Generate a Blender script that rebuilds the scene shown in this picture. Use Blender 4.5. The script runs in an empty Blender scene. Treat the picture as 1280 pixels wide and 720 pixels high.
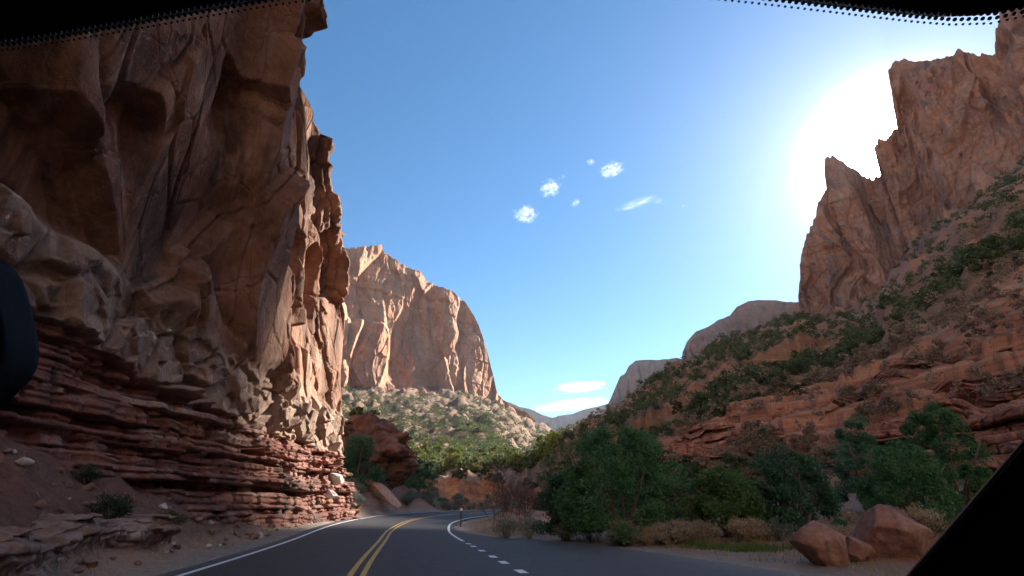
import bpy, math, random
import numpy as np
from mathutils import Vector, Matrix, Euler

SC = bpy.context.scene
COL = SC.collection
R = math.radians
rng = np.random.default_rng(7)
random.seed(7)
CAMZ = 1.25
SUN_AZ, SUN_EL = 43.0, 29.3
U32 = np.uint32

# ------------------------------------------------------------------ numpy noise
def _h(ix, iy, iz, seed):
    with np.errstate(over='ignore'):
        h = ix.astype(U32) * U32(0x8da6b343) ^ iy.astype(U32) * U32(0xd8163841) ^ iz.astype(U32) * U32(0xcb1ab31f)
        h = h ^ U32((seed * 0x9E3779B1) & 0xffffffff)
        h ^= h >> U32(13); h *= U32(0x5bd1e995); h ^= h >> U32(15); h *= U32(0x27d4eb2d); h ^= h >> U32(13)
    return h

def _f(h):
    return h.astype(np.float64) / 4294967295.0

def vnoise(p, seed=0):
    i = np.floor(p).astype(np.int64); f = p - i
    u = f * f * f * (f * (f * 6 - 15) + 10)
    out = 0
    for dx in (0, 1):
        wx = u[:, 0] if dx else 1 - u[:, 0]
        for dy in (0, 1):
            wy = u[:, 1] if dy else 1 - u[:, 1]
            for dz in (0, 1):
                wz = u[:, 2] if dz else 1 - u[:, 2]
                out = out + wx * wy * wz * _f(_h(i[:, 0] + dx, i[:, 1] + dy, i[:, 2] + dz, seed))
    return out * 2 - 1

def fbm(p, oct=4, seed=0, gain=.5):
    a, s, t = 1.0, 0, 0
    for o in range(oct):
        s = s + a * vnoise(p * (2.03 ** o) + 17.3 * o, seed + o); t += a; a *= gain
    return s / t

def facets(p, seed=0, tilt=.8, soft=.05):
    """fractured-rock cells: (offset with a random plane per cell, distance to the cell's edge)"""
    c = np.floor(p).astype(np.int64); n = len(p)
    d1 = np.full(n, 9e9); d2 = np.full(n, 9e9); val = np.zeros(n); val2 = np.zeros(n)
    for ox in (-1, 0, 1):
        for oy in (-1, 0, 1):
            for oz in (-1, 0, 1):
                cx, cy, cz = c[:, 0] + ox, c[:, 1] + oy, c[:, 2] + oz
                h = _h(cx, cy, cz, seed)
                rx = (h & U32(1023)).astype(float) / 1023; ry = ((h >> U32(10)) & U32(1023)).astype(float) / 1023
                rz = ((h >> U32(20)) & U32(1023)).astype(float) / 1023
                vx, vy, vz = p[:, 0] - cx - rx, p[:, 1] - cy - ry, p[:, 2] - cz - rz
                d = vx * vx + vy * vy + vz * vz
                h2 = _h(cx, cy, cz, seed + 91)
                a = (h2 & U32(1023)).astype(float) / 1023; b = ((h2 >> U32(10)) & U32(1023)).astype(float) / 1023
                e = ((h2 >> U32(20)) & U32(1023)).astype(float) / 1023
                v = (a - .5) * 2 + tilt * 2 * ((b - .5) * (vx + vy) + (e - .5) * vz)
                near = d < d1; val2 = np.where(near, val, np.where(d < d2, v, val2))
                d2 = np.where(near, d1, np.minimum(d2, d)); val = np.where(near, v, val); d1 = np.where(near, d, d1)
    e = np.sqrt(d2) - np.sqrt(d1)
    k = np.clip(e / soft, 0, 1); k = .5 + .5 * k * k * (3 - 2 * k)
    return val * k + val2 * (1 - k), e

def sstep(a, b, x):
    t = np.clip((x - a) / (b - a), 0, 1)
    return t * t * (3 - 2 * t)

def P3(x, y, z):
    return np.stack([x, y, z], 1)

# ------------------------------------------------------------------ mesh + object helpers
def mesh_np(name, verts, faces, smooth=True):
    me = bpy.data.meshes.new(name)
    verts = np.asarray(verts, np.float32); faces = np.asarray(faces, np.int32)
    k = faces.shape[1]
    me.vertices.add(len(verts)); me.vertices.foreach_set('co', verts.ravel())
    me.loops.add(faces.size); me.loops.foreach_set('vertex_index', faces.ravel())
    me.polygons.add(len(faces)); me.polygons.foreach_set('loop_start', np.arange(0, faces.size, k, dtype=np.int32))
    me.polygons.foreach_set('use_smooth', np.full(len(faces), smooth, dtype=bool))
    me.update(calc_edges=True); me.validate()
    return me

def grid_faces(n, m, wrap=False):
    """n rows (slow index) x m columns (fast index)"""
    i = np.arange(n - 1)[:, None]; j = np.arange(m if wrap else m - 1)[None, :]
    j2 = (j + 1) % m
    a = i * m + j; b = i * m + j2; c = (i + 1) * m + j2; d = (i + 1) * m + j
    return np.stack([a, b, c, d], -1).reshape(-1, 4)

def add_attr(me, name, vals):
    at = me.attributes.new(name, 'FLOAT', 'POINT')
    at.data.foreach_set('value', np.asarray(vals, np.float32))

def link(name, me, mat=None, parent=None, loc=None):
    o = bpy.data.objects.new(name, me); COL.objects.link(o)
    if mat is not None and not me.materials: me.materials.append(mat)
    if parent is not None: o.parent = parent
    if loc is not None: o.location = loc
    return o

def tag(o, label=None, cat=None, group=None, kind=None):
    if label: o['label'] = label
    if cat: o['category'] = cat
    if group: o['group'] = group
    if kind: o['kind'] = kind
    return o

def empty(name, loc):
    o = bpy.data.objects.new(name, None); COL.objects.link(o); o.location = loc; o.empty_display_size = .2
    return o

class MB:
    """collects vertices and faces of one mesh"""
    def __init__(s): s.v = []; s.f = []
    def add(s, v, f):
        b = len(s.v); s.v += [tuple(x) for x in v]; s.f += [tuple(i + b for i in q) for q in f]
    def box(s, c, d, rot=None):
        v = []
        for x in (-1, 1):
            for y in (-1, 1):
                for z in (-1, 1):
                    p = Vector((x * d[0] / 2, y * d[1] / 2, z * d[2] / 2))
                    if rot: p = rot @ p
                    v.append(p + Vector(c))
        s.add(v, [(0, 1, 3, 2), (4, 6, 7, 5), (0, 4, 5, 1), (2, 3, 7, 6), (0, 2, 6, 4), (1, 5, 7, 3)])
    def tube(s, pts, rad, seg=6, cap=True):
        pts = [Vector(p) for p in pts]; n = len(pts); ring = []
        for i, p in enumerate(pts):
            d = (pts[min(i + 1, n - 1)] - pts[max(i - 1, 0)])
            d = d.normalized() if d.length > 1e-9 else Vector((0, 0, 1))
            a = d.orthogonal().normalized(); b = d.cross(a)
            r = rad[i] if isinstance(rad, (list, tuple)) else rad
            ring.append([p + (a * math.cos(2 * math.pi * k / seg) + b * math.sin(2 * math.pi * k / seg)) * r for k in range(seg)])
        v = [q for rg in ring for q in rg]; f = []
        for i in range(n - 1):
            for k in range(seg):
                k2 = (k + 1) % seg
                f.append((i * seg + k, i * seg + k2, (i + 1) * seg + k2, (i + 1) * seg + k))
        if cap:
            f.append(tuple(range(seg - 1, -1, -1))); f.append(tuple((n - 1) * seg + k for k in range(seg)))
        s.add(v, f)
    def prism(s, poly, off):
        """closed polygon (3D points) extruded by the vector off"""
        n = len(poly); off = Vector(off); v = [Vector(p) for p in poly] + [Vector(p) + off for p in poly]
        f = [tuple(range(n - 1, -1, -1)), tuple(range(n, 2 * n))]
        f += [(i, (i + 1) % n, n + (i + 1) % n, n + i) for i in range(n)]
        s.add(v, f)
    def mesh(s, name, smooth=False, bevel=0):
        me = bpy.data.meshes.new(name); me.from_pydata([tuple(p) for p in s.v], [], s.f); me.update()
        if bevel:
            import bmesh
            bm = bmesh.new(); bm.from_mesh(me)
            bmesh.ops.bevel(bm, geom=bm.edges[:], offset=bevel, segments=2, affect='EDGES', profile=.7)
            bm.to_mesh(me); bm.free()
        if smooth:
            me.polygons.foreach_set('use_smooth', [True] * len(me.polygons))
        return me

# ------------------------------------------------------------------ materials
class NT:
    def __init__(s, name):
        s.m = bpy.data.materials.new(name); s.m.use_nodes = True; s.t = s.m.node_tree
        s.b = s.t.nodes['Principled BSDF']
    def n(s, typ, **kw):
        x = s.t.nodes.new(typ)
        for k, v in kw.items():
            if k in x.inputs: x.inputs[k].default_value = v
            else: setattr(x, k, v)
        return x
    def l(s, a, b): s.t.links.new(a, b)
    def pos(s, scale=(1, 1, 1), obj=False):
        if obj: src = s.n('ShaderNodeTexCoord').outputs['Object']
        else: src = s.n('ShaderNodeNewGeometry').outputs['Position']
        mp = s.n('ShaderNodeMapping'); mp.inputs['Scale'].default_value = scale
        s.l(src, mp.inputs['Vector']); return mp.outputs['Vector']
    def noise(s, vec, scale, detail=6, rough=.55, dist=0):
        x = s.n('ShaderNodeTexNoise'); x.inputs['Scale'].default_value = scale; x.inputs['Detail'].default_value = detail
        x.inputs['Roughness'].default_value = rough; x.inputs['Distortion'].default_value = dist
        s.l(vec, x.inputs['Vector']); return x.outputs['Fac']
    def ramp(s, fac, stops):
        x = s.n('ShaderNodeValToRGB'); e = x.color_ramp.elements
        while len(e) < len(stops): e.new(.5)
        for q, (p, c) in zip(e, stops):
            q.position = p; q.color = (*c, 1) if not isinstance(c, (int, float)) else (c, c, c, 1)
        s.l(fac, x.inputs['Fac']); return x.outputs['Color']
    def mix(s, fac, a, b, mode='MIX'):
        x = s.n('ShaderNodeMix', data_type='RGBA', blend_type=mode)
        for sock, v in ((x.inputs[0], fac), (x.inputs[6], a), (x.inputs[7], b)):
            if isinstance(v, bpy.types.NodeSocket): s.l(v, sock)
            elif isinstance(v, tuple): sock.default_value = (*v, 1)
            else: sock.default_value = v
        return x.outputs[2]
    def math(s, op, a, b=0.0):
        x = s.n('ShaderNodeMath', operation=op)
        for sock, v in zip(x.inputs, (a, b)):
            if isinstance(v, bpy.types.NodeSocket): s.l(v, sock)
            else: sock.default_value = v
        return x.outputs[0]
    def attr(s, name):
        return s.n('ShaderNodeAttribute', attribute_name=name).outputs['Fac']
    def bump(s, h, dist, strength=1.0, prev=None):
        x = s.n('ShaderNodeBump'); x.inputs['Distance'].default_value = dist; x.inputs['Strength'].default_value = strength
        s.l(h, x.inputs['Height'])
        if prev is not None: s.l(prev, x.inputs['Normal'])
        return x.outputs['Normal']
    def done(s, color, rough=.9, normal=None, spec=.25):
        if isinstance(color, tuple): s.b.inputs['Base Color'].default_value = (*color, 1)
        else: s.l(color, s.b.inputs['Base Color'])
        s.b.inputs['Roughness'].default_value = rough; s.b.inputs['Specular IOR Level'].default_value = spec
        if normal is not None: s.l(normal, s.b.inputs['Normal'])
        return s.m

def rock_mat(name, c_dark, c_mid, c_pale, unit, varnish=(.07, .045, .038), v_amt=.7, pale_amt=.35, streak=True, grey=(.33, .29, .26), obj=False, bed=.35, beds_z=None):
    t = NT(name)
    p = t.pos(obj=obj)
    big = t.noise(p, .9 / unit, 7, .6)
    fine = t.noise(p, 6 / unit, 8, .65)
    col = t.ramp(big, [(.3, c_dark), (.5, c_mid), (.72, c_pale)])
    col = t.mix(.55, col, t.ramp(fine, [(.25, .6), (.5, 1.05), (.8, 1.35)]), 'MULTIPLY')
    # beds: thin bands of another tone following height
    beds = t.noise(t.pos((.05, .05, 1.0), obj), 5.5 / unit, 5, .6, .3)
    col = t.mix(bed, col, t.ramp(beds, [(.3, .65), (.5, 1.05), (.68, 1.35)]), 'MULTIPLY')
    if beds_z is not None:
        # thin red beds low on the face, paler ones between them
        low = t.attr('bed')
        bb = t.noise(t.pos((.07, .07, 1.0), obj), 2.4, 6, .65, .25)
        bc = t.ramp(bb, [(.30, (.11, .045, .036)), (.44, (.21, .085, .062)), (.56, (.28, .125, .09)), (.68, (.42, .285, .23))])
        bc = t.mix(.6, bc, t.ramp(fine, [(.25, .5), (.5, .95), (.8, 1.25)]), 'MULTIPLY')
        blk = t.ramp(t.noise(p, .9, 6, .65), [(.3, (.22, .135, .095)), (.5, (.33, .23, .17)), (.7, (.43, .34, .28))])
        col = t.mix(t.math('MULTIPLY', t.attr('block'), .8), col, t.mix(.6, blk, t.ramp(fine, [(.25, .6), (.5, 1.05), (.8, 1.3)]), 'MULTIPLY'))
        col = t.mix(low, col, bc)
    # pale crusts
    pal = t.ramp(t.noise(p, 2.1 / unit, 6, .7, .6), [(.56, 0), (.66, 1)])
    col = t.mix(t.math('MULTIPLY', pal, pale_amt), col, grey)
    # varnish: dark streaks hanging down the face
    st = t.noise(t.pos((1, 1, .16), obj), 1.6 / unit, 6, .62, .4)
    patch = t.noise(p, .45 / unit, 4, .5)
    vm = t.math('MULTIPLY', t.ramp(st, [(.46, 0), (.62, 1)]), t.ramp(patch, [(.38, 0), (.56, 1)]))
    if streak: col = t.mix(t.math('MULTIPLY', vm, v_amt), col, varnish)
    vo = t.n('ShaderNodeTexVoronoi', feature='DISTANCE_TO_EDGE'); vo.inputs['Scale'].default_value = .8 / unit
    wv = t.n('ShaderNodeVectorMath', operation='MULTIPLY_ADD')
    nn = t.n('ShaderNodeTexNoise'); nn.inputs['Scale'].default_value = 2.2 / unit; t.l(p, nn.inputs['Vector'])
    t.l(nn.outputs['Color'], wv.inputs[0]); wv.inputs[1].default_value = (unit * .35,) * 3; t.l(t.pos((1, 1, .5), obj), wv.inputs[2])
    t.l(wv.outputs[0], vo.inputs['Vector'])
    crack = t.ramp(vo.outputs['Distance'], [(0, 0), (.02, 1)])
    nb = t.bump(t.noise(t.pos((1, 1, .45), obj), 3.2 / unit, 9, .68), .11 * unit, .8)
    nb = t.bump(t.noise(p, 20 / unit, 8, .75), .022 * unit, .8, nb)
    nb = t.bump(crack, .04 * unit, .4, nb)
    return t.done(col, .92, nb, .2)

M = {}
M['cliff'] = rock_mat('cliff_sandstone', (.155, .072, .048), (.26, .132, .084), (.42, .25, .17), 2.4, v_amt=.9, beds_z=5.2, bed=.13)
M['strata'] = M['cliff']
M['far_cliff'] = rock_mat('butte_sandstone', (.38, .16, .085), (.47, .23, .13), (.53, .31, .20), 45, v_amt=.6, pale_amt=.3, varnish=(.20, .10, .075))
M['ridge'] = rock_mat('far_ridge_rock', (.16, .082, .06), (.20, .11, .085), (.24, .145, .11), 120, v_amt=.4, pale_amt=.15, varnish=(.14, .09, .08), grey=(.3, .25, .2))
M['canyon'] = rock_mat('pale_sandstone', (.56, .41, .31), (.64, .51, .41), (.70, .60, .51), 45, v_amt=.3, pale_amt=.3, varnish=(.4, .28, .2), grey=(.66, .6, .54), bed=.2)  # extra pale so the added wall behind the camera throws back more light
M['spire'] = rock_mat('spire_sandstone', (.28, .12, .07), (.38, .178, .105), (.46, .25, .16), 30, v_amt=.9, pale_amt=.4, varnish=(.15, .09, .07))
M['boulder'] = rock_mat('boulder_rock', (.20, .10, .08), (.28, .155, .125), (.36, .24, .20), .5, v_amt=.5, pale_amt=.3, obj=True)
M['pale_rock'] = rock_mat('pale_rock', (.42, .35, .31), (.52, .46, .41), (.6, .55, .5), .4, v_amt=.1, pale_amt=.4, grey=(.6, .57, .53), obj=True)
M['slab'] = rock_mat('slab_rock', (.36, .22, .17), (.44, .29, .23), (.5, .36, .3), .8, v_amt=.2, pale_amt=.4, obj=True)

def ground_mat():
    t = NT('desert_ground')
    p = t.pos()
    geo = t.n('ShaderNodeNewGeometry')
    sep = t.n('ShaderNodeSeparateXYZ'); t.l(geo.outputs['True Normal'], sep.inputs[0])
    big = t.noise(p, .07, 6, .6); mid = t.noise(p, .6, 7, .65); fine = t.noise(p, 9, 6, .7)
    soil = t.ramp(big, [(.3, (.29, .135, .082)), (.5, (.35, .185, .115)), (.7, (.33, .22, .145))])
    soil = t.mix(t.ramp(mid, [(.47, 0), (.62, .75)]), soil, (.20, .15, .11))
    soil = t.mix(t.ramp(t.noise(p, .23, 6, .6), [(.5, 0), (.64, .6)]), soil, (.23, .19, .115))
    # bare rock where the slope is steep
    beds = t.noise(t.pos((.06, .06, 1)), 1.6, 6, .65, .3)
    rock = t.ramp(beds, [(.28, (.16, .07, .045)), (.45, (.30, .14, .085)), (.58, (.36, .19, .125)), (.72, (.46, .32, .25))])
    steep = t.ramp(sep.outputs['Z'], [(.58, 1), (.86, 0)])
    col = t.mix(steep, soil, rock)
    col = t.mix(.6, col, t.ramp(fine, [(.3, .55), (.55, 1), (.8, 1.3)]), 'MULTIPLY')
    scr = t.ramp(t.noise(p, .35, 7, .7), [(.36, (.10, .06, .038)), (.52, (.15, .09, .056)), (.62, (.175, .108, .07)), (.78, (.25, .162, .112))])
    col = t.mix(t.math('MULTIPLY', t.attr('scrub'), .9), col, t.mix(.5, scr, t.ramp(fine, [(.3, .6), (.55, 1), (.8, 1.3)]), 'MULTIPLY'))
    grav = t.mix(t.ramp(t.noise(p, 28, 4, .8), [(.35, 0), (.65, 1)]), (.19, .155, .13), (.33, .275, .23))
    gw = t.math('MULTIPLY', t.attr('gravel'), t.ramp(t.noise(p, .9, 5, .6), [(.3, .35), (.55, 1)]))
    col = t.mix(gw, col, grav)
    red = t.attr('red')
    redc = t.mix(t.ramp(t.noise(p, 3, 6, .7), [(.35, 0), (.65, 1)]), (.11, .050, .036), (.19, .092, .064))
    col = t.mix(red, col, redc)
    col = t.mix(t.attr('bank'), col, t.mix(t.ramp(t.noise(t.pos((1, 1, .3)), .5, 6, .6), [(.4, 0), (.6, 1)]), (.26, .105, .05), (.42, .20, .095)))
    nb = t.bump(mid, .5, .7); nb = t.bump(fine, .05, .9, nb); nb = t.bump(t.noise(p, 45, 4, .7), .012, .8, nb)
    return t.done(col, .95, nb, .15)
M['ground'] = ground_mat()

def asphalt_mat():
    t = NT('asphalt')
    p = t.pos()
    agg = t.noise(p, 160, 3, .8); mid = t.noise(p, 2.2, 6, .6)
    col = t.ramp(mid, [(.3, (.028, .022, .021)), (.7, (.048, .039, .037))])
    # worn paler band along the pull-out edge, dusty
    edge = t.attr('dust')
    col = t.mix(edge, col, (.115, .10, .09))
    col = t.mix(.6, col, t.ramp(agg, [(.3, .6), (.6, 1.05), (.75, 1.8)]), 'MULTIPLY')
    wheel = t.attr('wheel')
    col = t.mix(t.math('MULTIPLY', wheel, .65), col, (.028, .026, .03))
    cr = t.n('ShaderNodeTexVoronoi', feature='DISTANCE_TO_EDGE'); cr.inputs['Scale'].default_value = .33
    w = t.n('ShaderNodeTexNoise'); w.inputs['Scale'].default_value = .8; w.inputs['Detail'].default_value = 6; t.l(p, w.inputs['Vector'])
    va = t.n('ShaderNodeVectorMath', operation='MULTIPLY_ADD'); t.l(w.outputs['Color'], va.inputs[0]); va.inputs[1].default_value = (2.5,) * 3; t.l(p, va.inputs[2])
    t.l(va.outputs[0], cr.inputs['Vector'])
    col = t.mix(t.ramp(cr.outputs['Distance'], [(0, .9), (.010, 0)]), col, (.016, .015, .016))
    sc_ = t.noise(t.pos((1.2, .35, 1)), 1.6, 7, .72); col = t.mix(t.ramp(sc_, [(.60, 0), (.74, .35)]), col, (.17, .16, .155))
    return t.done(col, .75, t.bump(agg, .004, .7), .35)
M['asphalt'] = asphalt_mat()

def paint_mat(name, c, worn):
    t = NT(name); p = t.pos()
    k = t.ramp(t.noise(p, 14, 6, .75), [(.36, 1), (.52, 0)])
    col = t.mix(t.math('MULTIPLY', k, worn), c, (.07, .065, .06))
    col = t.mix(.5, col, t.ramp(t.noise(p, 70, 3, .7), [(.3, .75), (.6, 1.05)]), 'MULTIPLY')
    return t.done(col, .6, None, .3)
M['white_paint'] = paint_mat('white_road_paint', (.78, .78, .76), .55)
M['yellow_paint'] = paint_mat('yellow_road_paint', (.62, .36, .07), .75)

def leaf_mat(name, a, b, trans=.3, scale=1.2):
    t = NT(name)
    oi = t.n('ShaderNodeObjectInfo')
    p = t.pos(obj=True)
    f = t.noise(p, scale, 4, .6)
    col = t.ramp(f, [(.32, a), (.66, b)])
    col = t.mix(.8, col, t.ramp(oi.outputs['Random'], [(0, .72), (1, 1.25)]), 'MULTIPLY')
    t.done(col, .75, None, .2)
    tr = t.n('ShaderNodeBsdfTranslucent'); t.l(col, tr.inputs['Color'])
    ms = t.n('ShaderNodeMixShader'); ms.inputs[0].default_value = trans
    t.l(t.b.outputs[0], ms.inputs[1]); t.l(tr.outputs[0], ms.inputs[2])
    t.l(ms.outputs[0], t.t.nodes['Material Output'].inputs['Surface'])
    return t.m
M['juniper'] = leaf_mat('juniper_leaf', (.046, .125, .055), (.10, .225, .09))
M['juniper_blue'] = leaf_mat('dark_juniper_leaf', (.042, .115, .068), (.085, .185, .105))
M['bright_bush'] = leaf_mat('green_bush_leaf', (.062, .135, .042), (.115, .205, .065))
M['sage'] = leaf_mat('sage_leaf', (.20, .22, .155), (.34, .35, .26))
M['blue_sage'] = leaf_mat('blue_sage_leaf', (.10, .135, .105), (.20, .23, .18))
M['tan_brush'] = leaf_mat('dry_brush_leaf', (.30, .225, .14), (.44, .36, .25))
M['grey_brush'] = leaf_mat('bare_brush_twig', (.15, .112, .08), (.27, .215, .155))
M['slope_shrub'] = leaf_mat('slope_shrub_leaf', (.038, .062, .028), (.085, .11, .05))
M['olive_shrub'] = leaf_mat('olive_shrub_leaf', (.085, .09, .035), (.15, .145, .06))
M['valley_tree'] = leaf_mat('cottonwood_leaf', (.10, .13, .03), (.19, .20, .055), .25)
M['grass'] = leaf_mat('green_grass_blade', (.07, .13, .025), (.13, .2, .05), .25)
M['dry_grass'] = leaf_mat('dry_grass_blade', (.24, .2, .11), (.36, .3, .18), .25)
def bark_mat(name, a, b):
    t = NT(name); p = t.pos((1, 1, .25), True); f = t.noise(p, 18, 6, .65)
    return t.done(t.ramp(f, [(.3, a), (.7, b)]), .9, t.bump(f, .02, .8))
M['bark'] = bark_mat('juniper_bark', (.09, .065, .05), (.2, .155, .125))
M['twig'] = bark_mat('bare_twig', (.06, .045, .045), (.13, .1, .095))

# ------------------------------------------------------------------ the road's course
CL = np.array([(4.2, -40, 0), (1.2, -15, 0), (-.4, 0, 0), (-3.15, 11.8, 0), (-5.45, 24, .03), (-6.55, 30, .1), (-7.46, 36, .166), (-8.45, 45, .29), (-8.7, 52, .41),
               (-8.4, 60, .52), (-7.9, 67, .58), (-6.7, 75, .66), (-4.2, 84, .74), (-.2, 93, .8), (5.5, 102, .85), (13.5, 110, .9), (24, 116, .95), (40, 121, 1.0)], float)
def spline(pts, n):
    pts = np.vstack([2 * pts[0] - pts[1], pts, 2 * pts[-1] - pts[-2]]); out = []
    m = len(pts) - 3
    for i in range(m):
        p0, p1, p2, p3 = pts[i:i + 4]
        for k in range(n):
            t = k / n
            out.append(.5 * ((2 * p1) + (-p0 + p2) * t + (2 * p0 - 5 * p1 + 4 * p2 - p3) * t * t + (-p0 + 3 * p1 - 3 * p2 + p3) * t ** 3))
    out.append(pts[-2]); return np.array(out)
cl = spline(CL, 24)
seg = np.linalg.norm(np.diff(cl[:, :2], axis=0), axis=1); arc = np.concatenate([[0], np.cumsum(seg)])
S = np.arange(0, arc[-1], .35)
RX, RY, RZ = (np.interp(S, arc, cl[:, k]) for k in range(3))
for _ in range(12):   # even out the curve
    for a in (RX, RY, RZ): a[1:-1] = .25 * a[:-2] + .5 * a[1:-1] + .25 * a[2:]
TX, TY = np.gradient(RX, S), np.gradient(RY, S); tl = np.hypot(TX, TY); TX /= tl; TY /= tl
NX, NY = TY, -TX                                   # to the right of travel
BANK = .072 * sstep(14, 40, RY) * np.ones_like(S)
BANK = np.where(S > S[-1] - 10, BANK, BANK)
RIGHT = np.interp(RY, [-40, 5, 12, 14, 20.7, 27.7, 32, 36, 40, 46, 60, 200], [9.0, 9.0, 8.9, 8.8, 8.4, 6.9, 5.2, 4.3, 3.95, 3.85, 3.85, 3.85])
RIGHT = np.where(S > 150, 3.85, RIGHT)
LEFT = 4.0
def road_at(x, y):
    """signed offset from the yellow line (right is positive), index along the road"""
    off = np.empty(len(x)); idx = np.empty(len(x), int)
    for k in range(0, len(x), 20000):
        xx, yy = x[k:k + 20000, None], y[k:k + 20000, None]
        d = (xx - RX[None, ::3]) ** 2 + (yy - RY[None, ::3]) ** 2
        i = np.argmin(d, 1) * 3
        idx[k:k + 20000] = i
        off[k:k + 20000] = (xx[:, 0] - RX[i]) * NX[i] + (yy[:, 0] - RY[i]) * NY[i]
    return off, idx
def road_z(i, o): return RZ[i] - BANK[i] * np.clip(o, -6, 6)

# ------------------------------------------------------------------ terrain: height for any (x, y)
KN = {
 -180: [(0, 0), (60, .5), (300, 5), (900, 30)],
 -75: [(0, 0), (40, .5), (60, 6), (300, 60), (900, 200)],
 -50: [(0, 0), (40, .5), (60, 6), (300, 60), (900, 200)],
 -24: [(0, 0), (42, .3), (52, 3), (70, 7), (100, 11), (200, 25), (400, 60), (800, 165), (900, 190)],
 -18: [(0, 0), (44, .4), (50, 2.2), (60, 4), (70, 6.5), (100, 10), (200, 20), (400, 50), (780, 164), (900, 200)],
 -14: [(0, 0), (46, .4), (52, 1.6), (65, 4.0), (80, 6.5), (110, 9), (200, 18), (400, 52), (830, 176), (900, 190)],
 -10: [(0, 0), (66, .9), (72, 1.8), (80, 3.4), (92, 5), (110, 6), (126, 9.5), (200, 17.5), (250, 24), (400, 50), (880, 188), (950, 200)],
 -6: [(0, 0), (84, .9), (95, 1.8), (112, 3.2), (120, 8.2), (200, 17), (250, 24), (400, 48), (940, 205), (1000, 215)],
 -2: [(0, 0), (97, .9), (108, 1.8), (116, 3), (123, 8.0), (200, 16), (250, 23), (400, 42), (1000, 190), (1100, 200)],
 2: [(0, 0), (106, 1), (120, 2.6), (128, 6.0), (160, 12), (210, 19.6), (235, 21), (300, 18), (420, 26), (1000, 150)],
 6: [(0, 0), (58, .5), (80, 2), (110, 6), (150, 15), (200, 26), (250, 37.2), (330, 28), (1000, 120)],
 10: [(0, 0), (45, .4), (65, 3), (90, 8), (120, 16), (180, 30.5), (240, 43), (300, 32), (1000, 130)],
 15: [(0, 0), (40, .4), (58, 3), (70, 6), (85, 9.5), (110, 16), (160, 31), (230, 52), (300, 42), (1000, 140)],
 20: [(0, 0), (34, .3), (54, 2.5), (61, 4.2), (64, 6.6), (72, 8.2), (75, 11), (84, 13), (120, 24), (180, 45), (245, 66.5), (320, 52), (1000, 160)],
 25: [(0, 0), (33, .3), (54, 3), (59, 4.6), (62, 7.6), (69, 9.2), (72, 12.6), (80, 15), (120, 28), (180, 50), (250, 77), (330, 66), (1000, 180)],
 30: [(0, 0), (32, .3), (50, 3), (56, 4.4), (58.5, 7.2), (65, 8.4), (68, 11.5), (76, 13.5), (120, 29), (180, 54), (285, 94), (360, 88), (1000, 240)],
 35: [(0, 0), (31, .3), (48, 3), (54, 4.6), (57, 8.2), (63, 10), (66, 14), (74, 17), (110, 28), (180, 50), (300, 89), (450, 136), (800, 236)],
 40: [(0, 0), (30, .3), (45, 3), (51, 4.6), (54, 8.4), (60, 10.5), (62.5, 14), (70, 17), (110, 33), (200, 69), (330, 119), (500, 172), (800, 262)],
 45: [(0, 0), (28, .3), (42, 3), (49, 5.4), (52, 9.2), (57, 11), (60, 14.6), (66, 17.6), (100, 34), (180, 73), (300, 129), (420, 170), (800, 300)],
 51: [(0, 0), (26, .3), (40, 3), (47, 5.4), (50, 9.4), (55, 11.4), (58, 15.4), (64, 18.6), (100, 37), (180, 81), (300, 143), (420, 190), (800, 330)],
 60: [(0, 0), (26, .3), (40, 3), (46, 5.6), (49, 9.8), (54, 12), (57, 16), (64, 19.6), (100, 40), (180, 88), (300, 156), (420, 205), (800, 350)],
 90: [(0, 0), (28, .3), (45, 4), (100, 38), (300, 140), (900, 350)],
 180: [(0, 0), (60, .5), (300, 5), (900, 30)],
}
KA = np.array(sorted(KN), float)
RG = np.concatenate([np.linspace(0, 140, 561), np.linspace(140.5, 1000, 860), [1400, 2500, 5000, 9500]])
KT = np.array([np.interp(RG, *zip(*KN[int(a)])) for a in KA])
for _ in range(6):
    KT[:, 1:560] = .25 * KT[:, :559] + .5 * KT[:, 1:560] + .25 * KT[:, 2:561]
def table(az, r):
    ia = np.clip(np.searchsorted(KA, az) - 1, 0, len(KA) - 2)
    t = np.clip((az - KA[ia]) / (KA[ia + 1] - KA[ia]), 0, 1); t = t * t * (3 - 2 * t) * .5 + t * .5
    ri = np.clip(np.searchsorted(RG, r) - 1, 0, len(RG) - 2)
    u = np.clip((r - RG[ri]) / (RG[ri + 1] - RG[ri]), 0, 1)
    a = KT[ia, ri] * (1 - u) + KT[ia, ri + 1] * u; b = KT[ia + 1, ri] * (1 - u) + KT[ia + 1, ri + 1] * u
    return a * (1 - t) + b * t

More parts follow.
